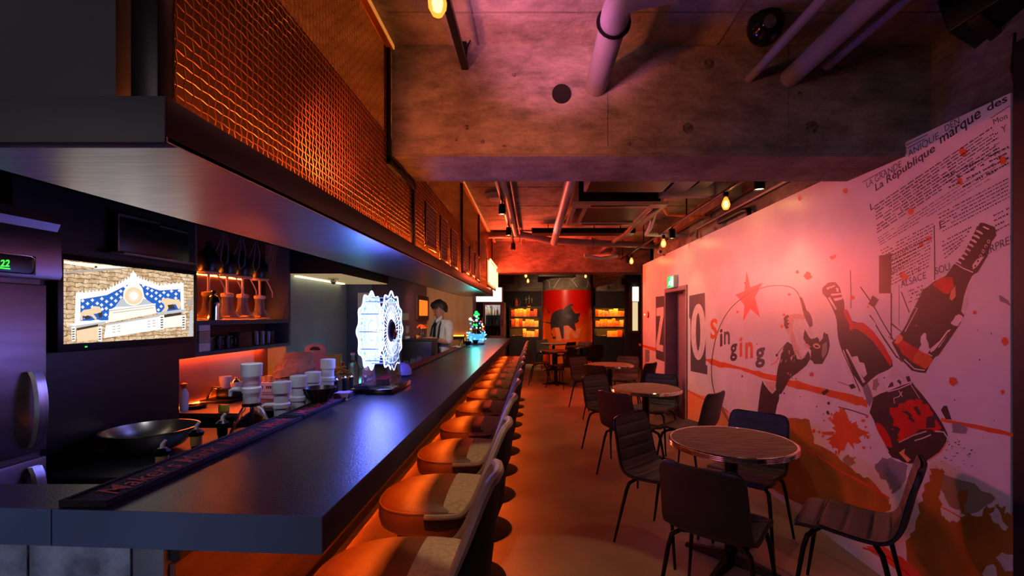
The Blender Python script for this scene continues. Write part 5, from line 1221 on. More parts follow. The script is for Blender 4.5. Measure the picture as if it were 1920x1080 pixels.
# ------------------------------------------------------------------ far end of the room
CXc,CYc,CR=1.05,14.42,.785
colm=thing('painted_column','huge round red and orange column painted with a black bull','column',(CXc,CYc,0))
def colmat():
    m=mat('column_paint','#d01408',.3,0,'#e8560c',1.2,spec=.5); nt=m.node_tree; b=nt.nodes['Principled BSDF']
    geo=nd(nt,'ShaderNodeTexCoord'); sep=nd(nt,'ShaderNodeSeparateXYZ'); nt.links.new(geo.outputs['Object'],sep.inputs[0])
    no=nd(nt,'ShaderNodeTexNoise'); no.inputs['Scale'].default_value=1.6; nt.links.new(geo.outputs['Object'],no.inputs[0])
    ad=nd(nt,'ShaderNodeMath',operation='MULTIPLY_ADD'); ad.inputs[1].default_value=.9; nt.links.new(no.outputs[0],ad.inputs[0]); nt.links.new(sep.outputs[2],ad.inputs[2])
    rp=nd(nt,'ShaderNodeValToRGB'); rp.color_ramp.elements[0].position=.62; rp.color_ramp.elements[0].color=lin('#ea5a10'); rp.color_ramp.elements[1].position=.8; rp.color_ramp.elements[1].color=lin('#cc1208')
    dv=nd(nt,'ShaderNodeMath',operation='DIVIDE'); dv.inputs[1].default_value=2.6; nt.links.new(ad.outputs[0],dv.inputs[0]); nt.links.new(dv.outputs[0],rp.inputs[0]); nt.links.new(rp.outputs[0],b.inputs['Base Color']); return m
MB().lathe([(CR,0.001),(CR,2.27),(CR-.005,2.275),(0,2.275)],72,(CXc,CYc,0)).build('painted_sleeve',colmat(),colm)
MB().lathe([(CR-.015,2.27),(CR-.015,CZ),(0,CZ)],72,(CXc,CYc,0)).build('concrete_top',M['concrete'],colm)
CL=[0]
def colpoly(pts,mt,name,parent):
    CL[0]+=1; rr=CR+.0015*CL[0]+.001
    b=bmesh.new(); p3=[Vector((x,y,0)) for x,y in pts]; vs=[b.verts.new(p) for p in p3]
    for t in tessellate_polygon([p3]):
        try: b.faces.new([vs[i] for i in t])
        except Exception: pass
    x=1012
    while x<1120:
        bmesh.ops.bisect_plane(b,geom=b.verts[:]+b.edges[:]+b.faces[:],plane_co=(x,0,0),plane_no=(1,0,0)); x+=4
    b.verts.ensure_lookup_table(); out_=[]
    b.verts.index_update()
    for v in b.verts:
        ax=(v.co.x-VX)/F; A=ax*ax+1; B=-2*(ax*CXc+CYc); C=CXc**2+CYc**2-rr*rr; D=max(B*B-4*A*C,0); d=(-B-math.sqrt(D))/(2*A); out_.append(P(v.co.x,v.co.y,d))
    fs=[tuple(v.index for v in f.verts) for f in b.faces]; b.free()
    return MB().add(out_,fs).build(name,mt,parent,smooth=False)
def cp(l): return [(1000+x/6.75,500+y/6.75) for x,y in l]
bull=[(115,688),(215,706),(224,640),(242,592),(280,560),(340,540),(392,534),(402,508),(440,490),(468,470),(500,476),(514,502),(488,492),(480,512),(502,548),(532,592),(570,592),(602,574),(582,630),(570,660),(580,682),(556,712),(530,716),(526,742),(540,800),(520,812),(480,770),(440,742),(392,746),(382,764),(386,905),(360,912),(330,772),(272,770),(240,782),(226,820),(216,722),(116,708)]
M['bull_a']=mat('bull_paint','#3a3236',.45,0,'#2a2226',9)
colpoly(cp(bull),M['bull_a'],'bull_silhouette',colm)
colpoly(cp([(415,610),(445,598),(475,615),(480,645),(455,662),(425,655),(410,635)]),mat('bull_eye_paint','#5a474a',.5),'bull_eye',colm)
colpoly(cp([(440,742),(470,735),(535,770),(540,812),(500,790)]),M['bull_a'],'bull_foreleg',colm)
colpoly(cp([(222,820),(245,860),(258,895),(275,875),(285,905),(262,915),(235,900),(250,885),(230,860)]),M['bull_a'],'tail_curl',colm)
lt=mat('column_lettering','#e88a6a',.45,0,'#e07048',6)
colpoly(cp([(270,772),(325,768),(350,912),(362,940),(275,940),(300,905)]),lt,'letter_stroke',colm)
colpoly(cp([(385,752),(440,745),(535,850),(552,782),(605,780),(575,905),(520,905),(458,832),(462,920),(405,935)]),lt,'letter_stroke',colm)
colpoly(cp([(175,545),(190,545),(205,575),(210,595),(195,585)]),M['bull_a'],'paint_fleck',colm)
ck=mat('chalk_line','#c8b8a0',.8)
for pts in ([(150,130),(205,195),(212,270),(204,270),(198,200),(146,134)],[(345,145),(300,205),(260,270),(250,270),(290,205),(337,145)],[(540,135),(495,172),(530,215),(565,262),(556,264),(520,218),(484,172),(532,130)],[(690,170),(695,230),(680,270),(672,270),(686,228),(682,170)],[(695,170),(712,210),(728,265),(720,268),(704,214)]):
    colpoly(cp(pts),ck,'chalk_stroke',colm)
MB().box(P(1010,0,13.6).x,P(1075,0,13.6).x,13.45,13.6,P(0,519,13.6).z,P(0,512,13.6).z+.02).build('air_slot',M['black_metal'],colm,smooth=False)
# lit display shelves either side of the column
pal=['#d8742a','#e8a03a','#c8501e','#e0b060','#b84018','#d89040','#a03418','#e8b878']
rnd=random.Random(8)
for side,x0,x1 in (('left',957,1012),('right',1115,1173)):
    d=14.3; a=P(x0,575,d); b=P(x1,632,d); zt,zb=a.z,b.z
    u=thing('display_shelf','black amber-lit display shelf on the %s of the painted column'%side,'display shelf',((a.x+b.x)/2,14.4,0))
    MB().box(a.x-.05,b.x+.05,14.5,14.545,0,2.2).build('back_board',M['dark_wall'],u,smooth=False)
    MB().box(a.x-.04,a.x-.01,14.25,14.5,0,zt+.03).build('side_panel',M['black_panel'],u,smooth=False); MB().box(b.x+.01,b.x+.04,14.25,14.5,0,zt+.03).build('side_panel',M['black_panel'],u,smooth=False)
    MB().box(a.x-.01,b.x+.01,14.25,14.5,0,zb-.02).build('base_cabinet',M['black_panel'],u,smooth=False)
    h=(zt-zb)/3
    for r_ in range(4):
        MB().box(a.x-.01,b.x+.01,14.25,14.5,zb+r_*h-.02,zb+r_*h).build('shelf_board',M['black_panel'],u,smooth=False)
        if r_>0: MB().box(a.x-.01,b.x+.01,14.24,14.2495,zb+r_*h-.05,zb+r_*h).build('shelf_lip',M['black_panel'],u,smooth=False)
        if r_>0: MB().box(a.x,b.x,14.252,14.262,zb+r_*h-.03,zb+r_*h-.0205).build('led_strip',glow('display_led_%s%d'%(side,r_),(1,.3,.03),170),u,smooth=False)
    for r_ in range(3):
        x=a.x+.015; z0=zb+r_*h; n=0
        if r_==0: x=a.x+(b.x-a.x)*.42
        while x<b.x-.1:
            w_=rnd.uniform(.09,.17); hh=h*rnd.uniform(.55,.86); w_=min(w_,b.x-x-.005); n+=1
            o=MB().box(x+.004,x+w_-.004,14.33,14.44,z0+.0005,z0+hh).build('package',mat('package_%s%d%d'%(side,r_,n),rnd.choice(pal),.5,0,rnd.choice(pal),25,detail=2),bevel=.004,seg=1)
            tag(o,'%s package from the left on the %s row of the %s display shelf'%(ord_[n-1] if n>1 else 'first',('bottom','middle','top')[r_],side),'package','packages on the amber-lit display shelves'); x+=w_
    if True:
        t=thing('serving_dish','pale dish on the bottom row of the %s display shelf'%side,'dish',(a.x+.2,14.38,zb)); MB().lathe([(0,.001),(.08,.001),(.16,.05),(.15,.05),(.07,.008),(0,.008)],20).build('dish',M['paper'],t,False)
# things on top of the left shelf
a=P(957,575,14.3)
t=thing('red_bottle','short red bottle on top of the left display shelf','bottle',(P(968,0,14.35).x,14.35,a.z)); MB().lathe([(0,0),(.05,.001),(.06,.1),(.055,.2),(.03,.24),(0,.25)],16).build('body',M['coral_paint'],t,False)
t=thing('round_ornament','round wheel-like ornament standing behind the red bottle','ornament',(P(968,0,14.42).x,14.44,a.z)); k=MB(); k.tube([(.13*math.cos(2*PI*i/24),0,.14+.13*math.sin(2*PI*i/24)) for i in range(24)],.012,6,closed=True)
for i in range(8): k.tube([(0,0,.14),(.13*math.cos(PI*i/4),0,.14+.13*math.sin(PI*i/4))],.006,5)
k.build('wheel',M['duct'],t,False)
t=thing('model_ship','small model sailing ship on top of the left display shelf','model ship',(P(992,0,14.35).x,14.35,a.z)); k=MB()
rows=[]
for i in range(7):
    u_=i/6*2-1; wd=.04*(1-u_*u_)**.5+.002; rows.append([(u_*.15,-wd,.1+.03*u_*u_),(u_*.12,0,.02),(u_*.15,wd,.1+.03*u_*u_)])
k.grid(rows); k.build('hull',M['backing'],t,False); k=MB()
for dx,hh in ((-.09,.3),(0,.34),(.09,.28)): k.tube([(dx,0,.06),(dx,0,hh)],.006,5); k.tube([(dx-.04,0,hh*.75),(dx+.04,0,hh*.75)],.005,5)
k.build('mast',M['paper'],t,False); MB().box(-.05,.05,-.03,.03,0,.022).build('stand',M['brass'],t,False,smooth=False)
# vents, cooler, window
for i,(x0,x1,y0,y1) in enumerate(((945,966,515,534),(1163,1184,520,536))):
    a=P(x0,y0,14.59); b=P(x1,y1,14.59); t=thing('wall_vent',('dark vent on the far concrete wall, left of the column','dark vent on the far concrete wall, right of the column')[i],'vent',((a.x+b.x)/2,14.58,(a.z+b.z)/2))
    k=MB(); k.box(a.x,b.x,14.57,14.598,b.z,a.z); k.build('backing',M['black_plastic'],t,smooth=False)
    k=MB(); k.box(a.x,b.x,14.54,14.57,a.z-.03,a.z); k.box(a.x,b.x,14.54,14.57,b.z,b.z+.03); k.box(a.x,a.x+.03,14.54,14.57,b.z+.03,a.z-.03); k.box(b.x-.03,b.x,14.54,14.57,b.z+.03,a.z-.03); k.build('frame',M['duct'],t,smooth=False)
    for j in range(4): 
        zz=b.z+.05+j*(a.z-b.z-.08)/4; MB().box(a.x+.03,b.x-.03,14.55,14.565,zz,zz+.02).build('slat',M['black_metal'],t,smooth=False)
dw=12.0; a=P(906,569,dw); b=P(945.5,0,dw)
cl=thing('drinks_cooler','white-framed glass-door drinks cooler with a lit white header','drinks cooler',((a.x+b.x)/2,12.3,0))
MB().box(a.x,b.x,12.55,12.6,.02,1.85).build('back_panel',M['white_plastic'],cl,smooth=False)
for nm_,q in (('side_panel',(a.x,a.x+.04,12.0,12.55,.02,1.85)),('side_panel',(b.x-.04,b.x,12.0,12.55,.02,1.85)),('base',(a.x+.04,b.x-.04,12.0,12.55,.02,.3)),('top',(a.x+.04,b.x-.04,12.0,12.55,1.8,1.85))): MB().box(*q).build(nm_,M['white_plastic'],cl,smooth=False)
k=MB(); k.box(a.x,a.x+.06,11.95,11.995,.3,1.85); k.box(b.x-.1,b.x,11.95,11.995,.3,1.85); k.box(a.x+.06,b.x-.1,11.95,11.995,.3,.98); k.box(a.x+.06,b.x-.1,11.95,11.995,1.78,1.85); k.build('door_frame',mat('rosy_frame','#c9a8a0',.5),cl,bevel=.004)
MB().box(a.x+.06,b.x-.1,11.965,11.975,.98,1.78).build('door_glass',M['pane'],cl,smooth=False)
lamp('cooler_light','POINT',(a.x+.075,11.99,1.7),7,(1,.85,.7),shadow_soft_size=.008)
MB().tube([(b.x-.05,11.95,1.2),(b.x-.05,11.91,1.22),(b.x-.05,11.91,1.38),(b.x-.05,11.95,1.4)],.01).build('door_handle',M['black_metal'],cl)
MB().box(a.x+.05,a.x+.06,11.99,12.0,1.3,1.78).build('tube_light',glow('cooler_tube',(.9,.95,1),4),cl,smooth=False)
for zz in (.98,1.25,1.52): MB().box(a.x+.04,b.x-.04,12.02,12.55,zz-.01,zz).build('wire_shelf',M['duct'],cl,smooth=False)
hx0=P(890,0,11.93).x; hx1=P(942,0,11.93).x; hz0=P(0,567,11.93).z; hz1=P(0,538,11.93).z
MB().box(hx0,hx1,11.93,12.2,hz0,hz1).build('header_box',M['white_plastic'],cl,bevel=.005); MB().box(hx0+.02,hx1-.02,11.922,11.929,hz0+.02,hz1-.02).build('lit_header',glow('header_white',(1,.93,.82),1.6),cl,smooth=False)
rd=random.Random(3)
for zz in (1.25,1.52,.98):
    for i in range(4):
        x=a.x+.1+i*.085
        t=bottle('cooler_bottle','%s bottle from the left on the %s shelf of the drinks cooler'%(('first','second','third','last')[i],{.98:'lower',1.25:'middle',1.52:'upper'}[zz]),x,12.15,zz,.2,.03,mat('cooler_glass_%d%d'%(i,int(zz*100)),rd.choice(['#5a4a2a','#2e3c2a','#6e3a22','#8a8070']),.2),None,'bottles in the drinks cooler')
wn=bpy.data.objects.new('window_1',None); COL.objects.link(wn); wn.location=(2.86,13.0,1.7); struct(wn)
a=P(1185.5,538,13); b=P(1196,620,13); z565=P(0,565,13).z
MB().box(P(1179,0,13).x,a.x,12.98,13.06,b.z-.08,a.z+.04).build('window_frame',M['backing'],wn,smooth=False); MB().box(b.x,b.x+.05,12.98,13.06,b.z-.08,a.z+.04).build('window_frame',M['backing'],wn,smooth=False); MB().box(a.x,b.x,12.98,13.06,b.z-.08,b.z).build('window_sill',M['backing'],wn,smooth=False)
MB().box(a.x,b.x,13.0,13.03,b.z,z565-.02).build('window_pane',glow('pale_blind',(.95,.72,.38),.9),wn,smooth=False)
MB().box(a.x+.01,b.x+.01,12.95,13.03,z565,a.z).build('lit_panel',glow('lit_panel',(1,.9,.75),2.2),wn,smooth=False)
struct(MB().box(2.6,3.6,13.06,13.16,0,CZ).build('trim_4',M['dark_wall'],smooth=False))
k=MB(); pts=[P(1113,514,9.6),P(1172,514,9.6),P(1150,531,11.6),P(1112,540,11.6)]
k.add([pts[0],pts[1],pts[2],pts[3]]+[(p_.x,p_.y,CZ) for p_ in pts],[(0,1,2,3),(0,4,5,1),(1,5,6,2),(2,6,7,3),(3,7,4,0)]); struct(k.build('trim_5',M['concrete'],fix=True,smooth=False))

# ------------------------------------------------------------------ the mural painted on the right wall
mu=thing('wall_mural','pink-lit wall mural of wine bottles, a singer and newspaper print','mural',(2.0,4,0))
ML=[0]
def mpt(x,y,X): 
    q=PX(x,y,2.0); return Vector((X,q.y,q.z))
def mural(pts,mt,name,parent=None,layer=None):
    ML[0]+=1; X=2.0-.000004*(layer or ML[0])-.0001
    return MB().poly([mpt(x,y,X) for x,y in pts],(-1,0,0),.0).build(name,M[mt],parent or mu,smooth=False)
def A(l): return [(1180+x/3.374,480+y/3.374) for x,y in l]       # reading frames used while drawing
def B(l): return [(1530+x/3.085,520+y/3.085) for x,y in l]
def C(l): return [(1640+x/3.6,400+y/3.6) for x,y in l]
def D(l): return [(1440+x/3.375,760+y/3.375) for x,y in l]
def E(l): return [(1480+x/2.25,400+y/2.25) for x,y in l]
def jag(pts,n=3,amp=3,seed=1):
    r=random.Random(seed); o=[]
    for i,(x,y) in enumerate(pts):
        x2,y2=pts[(i+1)%len(pts)]; o.append((x,y))
        for j in range(1,n):
            u=j/n; o.append((x+(x2-x)*u+r.uniform(-amp,amp),y+(y2-y)*u+r.uniform(-amp,amp)))
    return o
def stroke(pts,w_,mt,name,parent=None,w1=None):
    k=len(pts); L_=[];R_=[]
    for i,(x,y) in enumerate(pts):
        a=pts[max(i-1,0)]; b=pts[min(i+1,k-1)]; dx,dy=b[0]-a[0],b[1]-a[1]; n=math.hypot(dx,dy) or 1
        ww=w_+((w1 if w1 is not None else w_)-w_)*i/max(k-1,1); L_.append((x-dy/n*ww/2,y+dx/n*ww/2)); R_.append((x+dy/n*ww/2,y-dx/n*ww/2))
    return mural(L_+R_[::-1],mt,name,parent)
def ell(cx,cy,rx,ry,n=24,rot=0): return [(cx+rx*math.cos(2*PI*i/n)*math.cos(rot)-ry*math.sin(2*PI*i/n)*math.sin(rot),cy+rx*math.cos(2*PI*i/n)*math.sin(rot)+ry*math.sin(2*PI*i/n)*math.cos(rot)) for i in range(n)]
# washes of orange, amber and grey low on the wall, with painted-in chair shadow
mural(jag(A([(365,850),(440,875),(520,900),(600,960),(660,1040),(700,1120),(700,1200),(365,1030)]),4,2,1),'peach_paint','orange_wash')
mural(jag(D([(60,70),(150,80),(262,92),(290,240),(430,310),(560,430),(650,470),(765,600),(775,660),(560,760),(150,600),(0,520),(-40,300)]),4,3,2),'amber_paint','amber_tone')
mural(jag(D([(1100,430),(1250,480),(1420,560),(1432,600),(1350,660),(1240,690),(1150,640),(1080,520)]),3,4,3),'olive_paint','olive_tone')  # olive of the chair's shadow on the wall, painted in
mural(jag(D([(1240,690),(1330,705),(1375,645),(1440,630),(1490,640),(1500,690),(1555,680),(1555,1120),(900,1120),(870,860),(930,790),(955,660),(990,540),(1020,440),(1060,375),(1120,420),(1090,560),(1100,700),(1150,740),(1220,720)]),4,5,4),'amber_paint','amber_tone')  # mural paint, with the chair's brownish shadow worked into its shape
mural(jag(D([(1195,570),(1215,535),(1255,530),(1272,560),(1262,600),(1235,625),(1240,690),(1222,690),(1215,620)]),2,3,5),'amber_paint','drip')
mural(jag(D([(1400,690),(1440,640),(1475,690),(1520,770),(1500,795),(1460,750),(1415,720)]),2,4,6),'pale_paint','bare_patch'); mural(jag(D([(1365,1050),(1400,1010),(1440,1020),(1450,1080),(1370,1090)]),2,4,7),'pale_paint','bare_patch'); mural(jag(D([(1440,960),(1480,930),(1560,945),(1560,1060),(1500,1050)]),2,4,8),'pale_paint','bare_patch')
mural(jag(D([(480,330),(510,310),(550,330),(560,370),(520,385),(485,365)]),2,4,9),'olive_paint','olive_tone')
stroke(D([(160,235),(300,310),(450,410),(600,490),(770,590)]),3.5,'coral_paint','red_line'); stroke(D([(1090,640),(1150,670),(1230,715)]),2,'coral_paint','red_line')
mural(jag(D([(620,890),(740,895),(900,1010),(1010,1090),(880,1110),(760,1000)]),3,4,10),'coral_paint','red_band'); stroke(D([(600,900),(760,960),(900,1080)]),3,'red_paint','red_line')
stroke(A([(370,850),(420,880),(470,905),(560,930)]),2.5,'coral_paint','red_line'); stroke(A([(590,960),(640,1060),(700,1150)]),1.2,'ink','dark_line'); stroke(A([(560,930),(640,1000),(700,1010)]),2,'coral_paint','red_line')
# orange band running the length of the wall
mural(jag(A([(62,552),(120,570),(170,582),(170,606),(110,585),(62,567)]),2,1,11),'orange_paint','orange_band')
mural(jag(A([(482,648),(540,656),(600,672),(720,706),(820,727),(935,756),(1000,776),(1100,802),(1285,850),(1460,892),(1505,910),(1505,960),(1400,930),(1282,895),(1230,880),(1100,845),(1000,822),(930,795),(800,757),(700,717),(600,706),(540,692),(482,664)]),3,2,12),'orange_paint','orange_band')
mural(jag(E([(640,862),(750,885),(850,905),(946,930),(946,944),(800,912),(700,888),(640,876)]),3,1.5,13),'orange_paint','orange_band')
# letter blocks
mural(A([(167,258),(222,252),(224,670),(168,650)]),'ink_grey','letter_block'); mural(A([(172,330),(217,320),(217,372),(190,560),(214,566),(214,608),(171,592),(171,552),(197,378),(172,380)]),'pale_paint','letter_z')
mural(A([(100,590),(128,596),(128,660),(110,690),(100,690)]),'grey_paint','grey_patch'); mural(A([(92,668),(140,672),(140,760),(92,750)]),'skin_paint','tan_patch'); mural(A([(222,690),(232,690),(232,780),(220,770)]),'grey_paint','grey_patch')
mural(A([(379,252),(478,232),(482,480),(484,690),(494,692),(493,750),(388,728),(386,400),(379,390)]),'ink_grey','letter_block')
mural(A(ell(437,480,47,178,40)),'pale_paint','letter_o'); mural(A(ell(435,480,14,120,30)),'ink_grey','letter_o_counter')
# star and microphone cable
mural([(1400,508),(1406.7,539),(1430,530),(1415.6,557.6),(1425,595),(1406.7,579.3),(1393.4,603),(1395.8,572),(1379,552.6),(1395.8,545.8)],'coral_paint','star')
def spl(p,n=6):
    o=[]
    for i in range(len(p)-1):
        p0,p1,p2,p3=p[max(i-1,0)],p[i],p[i+1],p[min(i+2,len(p)-1)]
        for j in range(n):
            u=j/n; o.append(tuple(.5*(2*p1[k]+(p2[k]-p0[k])*u+(2*p0[k]-5*p1[k]+4*p2[k]-p3[k])*u*u+(3*p1[k]-p0[k]-3*p2[k]+p3[k])*u**3) for k in (0,1)))
    return o+[p[-1]]
stroke(spl(A([(1085,270),(1050,215),(1000,192),(920,187),(840,202),(760,235),(690,285),(630,345),(580,430),(545,530),(525,640),(520,740),(530,830),(545,880),(580,960),(630,1050),(690,1120)])),1.5,'ink','mic_cable')
# lettering
for ch_,q,mt,bo in (('S',[(512,530),(558,520),(558,392),(512,398)],'orange_paint',.05),('i',[(573,575),(590,570),(590,458),(573,464)],'ink',.04),('n',[(598,560),(636,558),(636,474),(598,478)],'ink_grey',.04),('g',[(638,668),(682,662),(682,552),(638,560)],'ink',.05),
   ('i',[(697,640),(715,634),(715,510),(697,518)],'coral_paint',.04),('n',[(733,652),(782,646),(782,540),(733,548)],'orange_paint',.05),('g',[(798,712),(858,702),(858,576),(798,586)],'ink_grey',.05)):
    ML[0]+=1; X=2.0-.000004*ML[0]-.0001; bl,br,tr,tl=[mpt(x,y,X) for x,y in A(q)]
    text_mb(ch_,quad_place(bl,br,tr,tl),bo*.6).build('letter',M[mt],mu,smooth=False)
# the singer
sg=[('ink',[(842,788),(868,830),(905,872),(942,838),(948,905),(936,940),(922,1010),(905,1020),(815,1000),(816,950),(826,870)],'trousers'),
 ('skin_paint',[(850,788),(935,800),(925,830),(903,868),(875,836)],'shirt_tail'),
 ('ink',[(1002,542),(1030,560),(1046,602),(1062,652),(1092,655),(1132,600),(1146,652),(1122,690),(1062,742),(1012,782),(986,832),(962,872),(935,880),(928,842),(930,790),(941,700),(960,620),(980,568)],'torso'),
 ('skin_paint',[(985,385),(1040,365),(1142,372),(1150,384),(1120,396),(1052,412),(1030,460),(1060,560),(1100,590),(1112,640),(1082,656),(1040,600),(1012,505),(985,455)],'arm'),
 ('pale_paint',[(1050,395),(1118,402),(1125,450),(1108,520),(1120,600),(1095,650),(1075,600),(1062,540),(1030,460)],'arm_light'),
 ('ink',[(975,395),(1000,372),(1012,385),(995,400),(1012,405),(998,420),(1015,428),(1000,440),(1012,452),(990,462),(978,440)],'fingers'),
 ('ink',[(1075,262),(1093,262),(1122,345),(1100,356)],'microphone'),
 ('ink_grey',[(1100,352),(1125,345),(1150,378),(1160,440),(1140,452),(1115,400)],'microphone_grip'),
 ('pale_paint',[(1128,455),(1175,450),(1200,462),(1235,478),(1230,530),(1205,545),(1170,520),(1130,500)],'face'),
 ('ink',[(1100,522),(1112,465),(1130,500),(1150,525),(1190,512),(1205,545),(1225,520),(1232,480),(1256,495),(1268,565),(1255,622),(1222,682),(1168,682),(1145,655),(1150,600),(1120,560)],'hair'),
 ('skin_paint',ell(1186,570,24,16,16,.3),'glasses'),('ink',ell(1186,571,14,8,12,.3),'glasses_lens'),
 ('skin_paint',[(1108,545),(1135,560),(1150,578),(1130,585),(1110,565)],'ear'),
 ('grey_paint',[(1222,560),(1250,540),(1252,600),(1225,650),(1215,630)],'hair_light')]
for mt,pts,nm_ in sg: mural(jag(A(pts),2,1.0,len(nm_)) if len(pts)<20 else A(pts),mt,nm_)
stroke(A([(930,630),(960,590),(1000,545)]),1.2,'ink','fringe'); mural(A([(925,622),(940,618),(942,632),(928,638)]),'ink','tassel'); stroke(A([(895,690),(930,670),(945,640)]),1.5,'coral_paint','red_fleck')
rr_=random.Random(5)
for i in range(14):
    x=rr_.uniform(950,1050); y=rr_.uniform(600,800); mural(A([(x,y),(x+rr_.uniform(6,16),y-6),(x+rr_.uniform(2,10),y+rr_.uniform(10,26))]),'skin_paint' if i%2 else 'grey_paint','shirt_fleck')
# standing wine bottle
mural(jag(B([(38,60),(70,30),(115,28),(138,60),(150,110),(160,130),(165,185),(200,250),(262,265),(310,300),(362,370),(432,460),(445,515),(330,602),(272,640),(215,560),(152,430),(128,350),(120,250),(100,190),(62,120),(38,95)]),2,1,1),'ink','bottle_body')
for a in ([(60,60),(110,45),(112,52),(64,72)],[(85,95),(150,90),(158,105),(150,112),(148,100),(90,108)],[(70,120),(80,112),(120,180),(112,190)],[(100,122),(160,112),(150,128),(108,138)],[(115,60),(130,62),(132,85),(120,84)]): mural(B(a),'pale_paint','foil_light')
mural(B([(158,188),(180,186),(215,262),(275,262),(332,312),(392,392),(442,482),(432,515),(392,455),(332,372),(270,318),(230,295),(195,308),(192,272),(166,222)]),'red_paint','red_reflection')
for a in ([(143,430),(160,420),(200,520),(250,655),(262,670),(250,678),(190,560)],[(172,418),(182,415),(285,605),(272,612)],[(208,460),(240,455),(252,490),(278,495),(296,560),(276,580),(240,530)]): mural(B(a),'pale_paint','pale_stripe')
stroke(B([(152,425),(200,530),(255,660)]),1.8,'ink','dark_stripe'); stroke(B([(350,285),(400,360),(460,450),(500,490)]),2,'ink','outline'); 
mural(jag(B([(270,640),(300,610),(335,690),(312,750),(290,700)]),2,2,3),'grey_paint','label_shade')
mural(jag(B([(298,612),(360,560),(440,525),(505,518),(530,570),(558,602),(420,656),(330,694)]),2,2,3),'pale_paint','neck_label'); mural(jag(B([(330,590),(360,580),(370,620),(350,670),(325,650)]),2,3,8),'olive_paint','label_shade')
for a in ([(415,640),(430,610),(445,605),(450,630)],[(468,600),(480,590),(495,605),(490,625)],[(520,575),(540,570),(550,600),(530,605)]): mural(B(a),'ink','label_mark')
mural(jag(B([(332,694),(420,657),(556,606),(602,662),(692,782),(760,902),(766,952),(720,1012),(640,1062),(540,1078),(440,1042),(400,982),(350,872),(310,782)]),2,1.5,4),'ink','bottle_base')
stroke(B([(415,662),(480,645),(555,612)]),2,'pale_paint','label_edge'); stroke(B([(455,730),(450,700),(480,690),(500,660)]),1.5,'pale_paint','crest_line'); stroke(B([(500,690),(480,655)]),1.5,'pale_paint','crest_line'); stroke(B([(548,620),(600,700)]),1,'pale_paint','crest_line')
mural(jag(B([(428,752),(480,735),(530,712),(612,708),(662,772),(715,852),(722,892),(640,880),(562,906),(482,952),(455,902),(450,822)]),4,4,5),'red_paint','red_label')
for a in ([(495,770),(530,775),(560,800),(550,812),(520,790)],[(560,750),(585,745),(610,790),(595,800)],[(540,800),(575,830),(565,840),(530,815)]): mural(B(a),'ink','label_script')
mural(B([(640,808),(685,800),(692,868),(636,872)]),'ink','label_stamp'); mural(jag(B([(430,840),(450,860),(490,880),(485,930),(450,920),(430,880)]),2,6,6),'ink','label_smudge')
mural(jag(B([(344,842),(378,850),(430,930),(442,986),(408,976),(370,912)]),2,2,7),'red_paint','red_strip')
mural(B(ell(615,985,150,72,30,-.42)),'ink','bottle_foot'); stroke(B([(690,890),(740,895),(762,930),(755,960)]),2.5,'pale_paint','foot_light'); stroke(B([(570,945),(620,930),(665,910)]),2,'pale_paint','foot_light'); stroke(B([(480,955),(560,915),(640,890)]),2.5,'skin_paint','foot_rim'); stroke(B([(760,950),(720,1012),(650,1060)]),3,'peach_paint','foot_rim'); mural(B([(480,1015),(515,990),(510,1020),(550,1055),(530,1070)]),'peach_paint','foot_fleck')
stroke(B([(130,750),(210,770),(300,800)]),1.8,'ink','dark_line'); stroke(B([(300,770),(350,880),(420,1010)]),1.6,'pale_paint','outline')
# tilted wine bottle
mural(jag(C([(690,90),(710,66),(742,66),(812,92),(822,150),(792,190),(762,290),(702,390),(672,410),(640,470),(625,560),(612,660),(600,700),(566,765),(432,960),(400,980),(345,1078),(250,1062),(172,982),(115,872),(190,790),(240,690),(290,590),(322,520),(402,460),(480,422),(530,350),(602,270),(652,170)]),2,1,2),'ink','bottle_body')
mural(C([(388,482),(450,432),(524,430),(536,490),(500,545),(470,540)]),'red_paint','red_label'); mural(C([(515,525),(545,488),(548,560),(522,590),(505,572)]),'peach_paint','orange_label')
mural(jag(C([(128,872),(172,822),(235,880),(290,912),(392,982),(342,1052),(252,1002),(190,952)]),2,3,9),'red_paint','red_label'); mural(jag(C([(265,960),(300,925),(392,982),(345,1052),(262,1005)]),2,3,10),'orange_paint','orange_label'); mural(jag(C([(145,830),(172,815),(190,850),(160,880),(135,870)]),2,3,11),'peach_paint','label_fleck')
for a in ([(312,832),(328,812),(348,812),(364,880),(375,918),(352,948),(298,922),(316,890)],[(548,690),(570,680),(606,712),(562,762),(512,742)]): mural(jag(C(a),2,2,12),'pale_paint','bottle_light')
mural(C([(660,420),(682,412),(628,560),(622,640),(602,685),(584,662),(604,560),(630,480)]),'pale_paint','outline'); mural(C([(492,790),(515,782),(440,900),(380,940),(372,918),(440,860)]),'pale_paint','pale_stripe'); stroke(C([(500,800),(440,885),(400,935)]),2,'ink','dark_stripe')
for i in range(8):
    t_=i/7; x=715-145*t_; y=100+200*t_; mural(C([(x-28,y+10),(x+2,y+22),(x+18,y+36),(x+12,y+44),(x-8,y+34),(x-32,y+22)]),'pale_paint','foil_light') if i%1==0 else None
for a in ([(735,85),(775,105),(770,112),(730,95)],[(690,310),(740,290),(700,350),(665,380),(660,350)]): mural(C(a),'pale_paint','foil_light')
for i in range(6): mural(C(ell(770-18*i,190+33*i,10,13,10)),'pale_paint','foil_loop'); mural(C(ell(770-18*i,190+33*i,6,8,10)),'ink','foil_loop')
stroke(C([(540,335),(600,372),(665,398)]),2,'pale_paint','neck_line'); stroke(C([(205,800),(290,640),(270,640)]),1.5,'pale_paint','outline'); stroke(C([(200,985),(270,1050),(340,1060)]),2,'pale_paint','outline'); stroke(C([(300,915),(390,965)]),2,'pale_paint','outline')
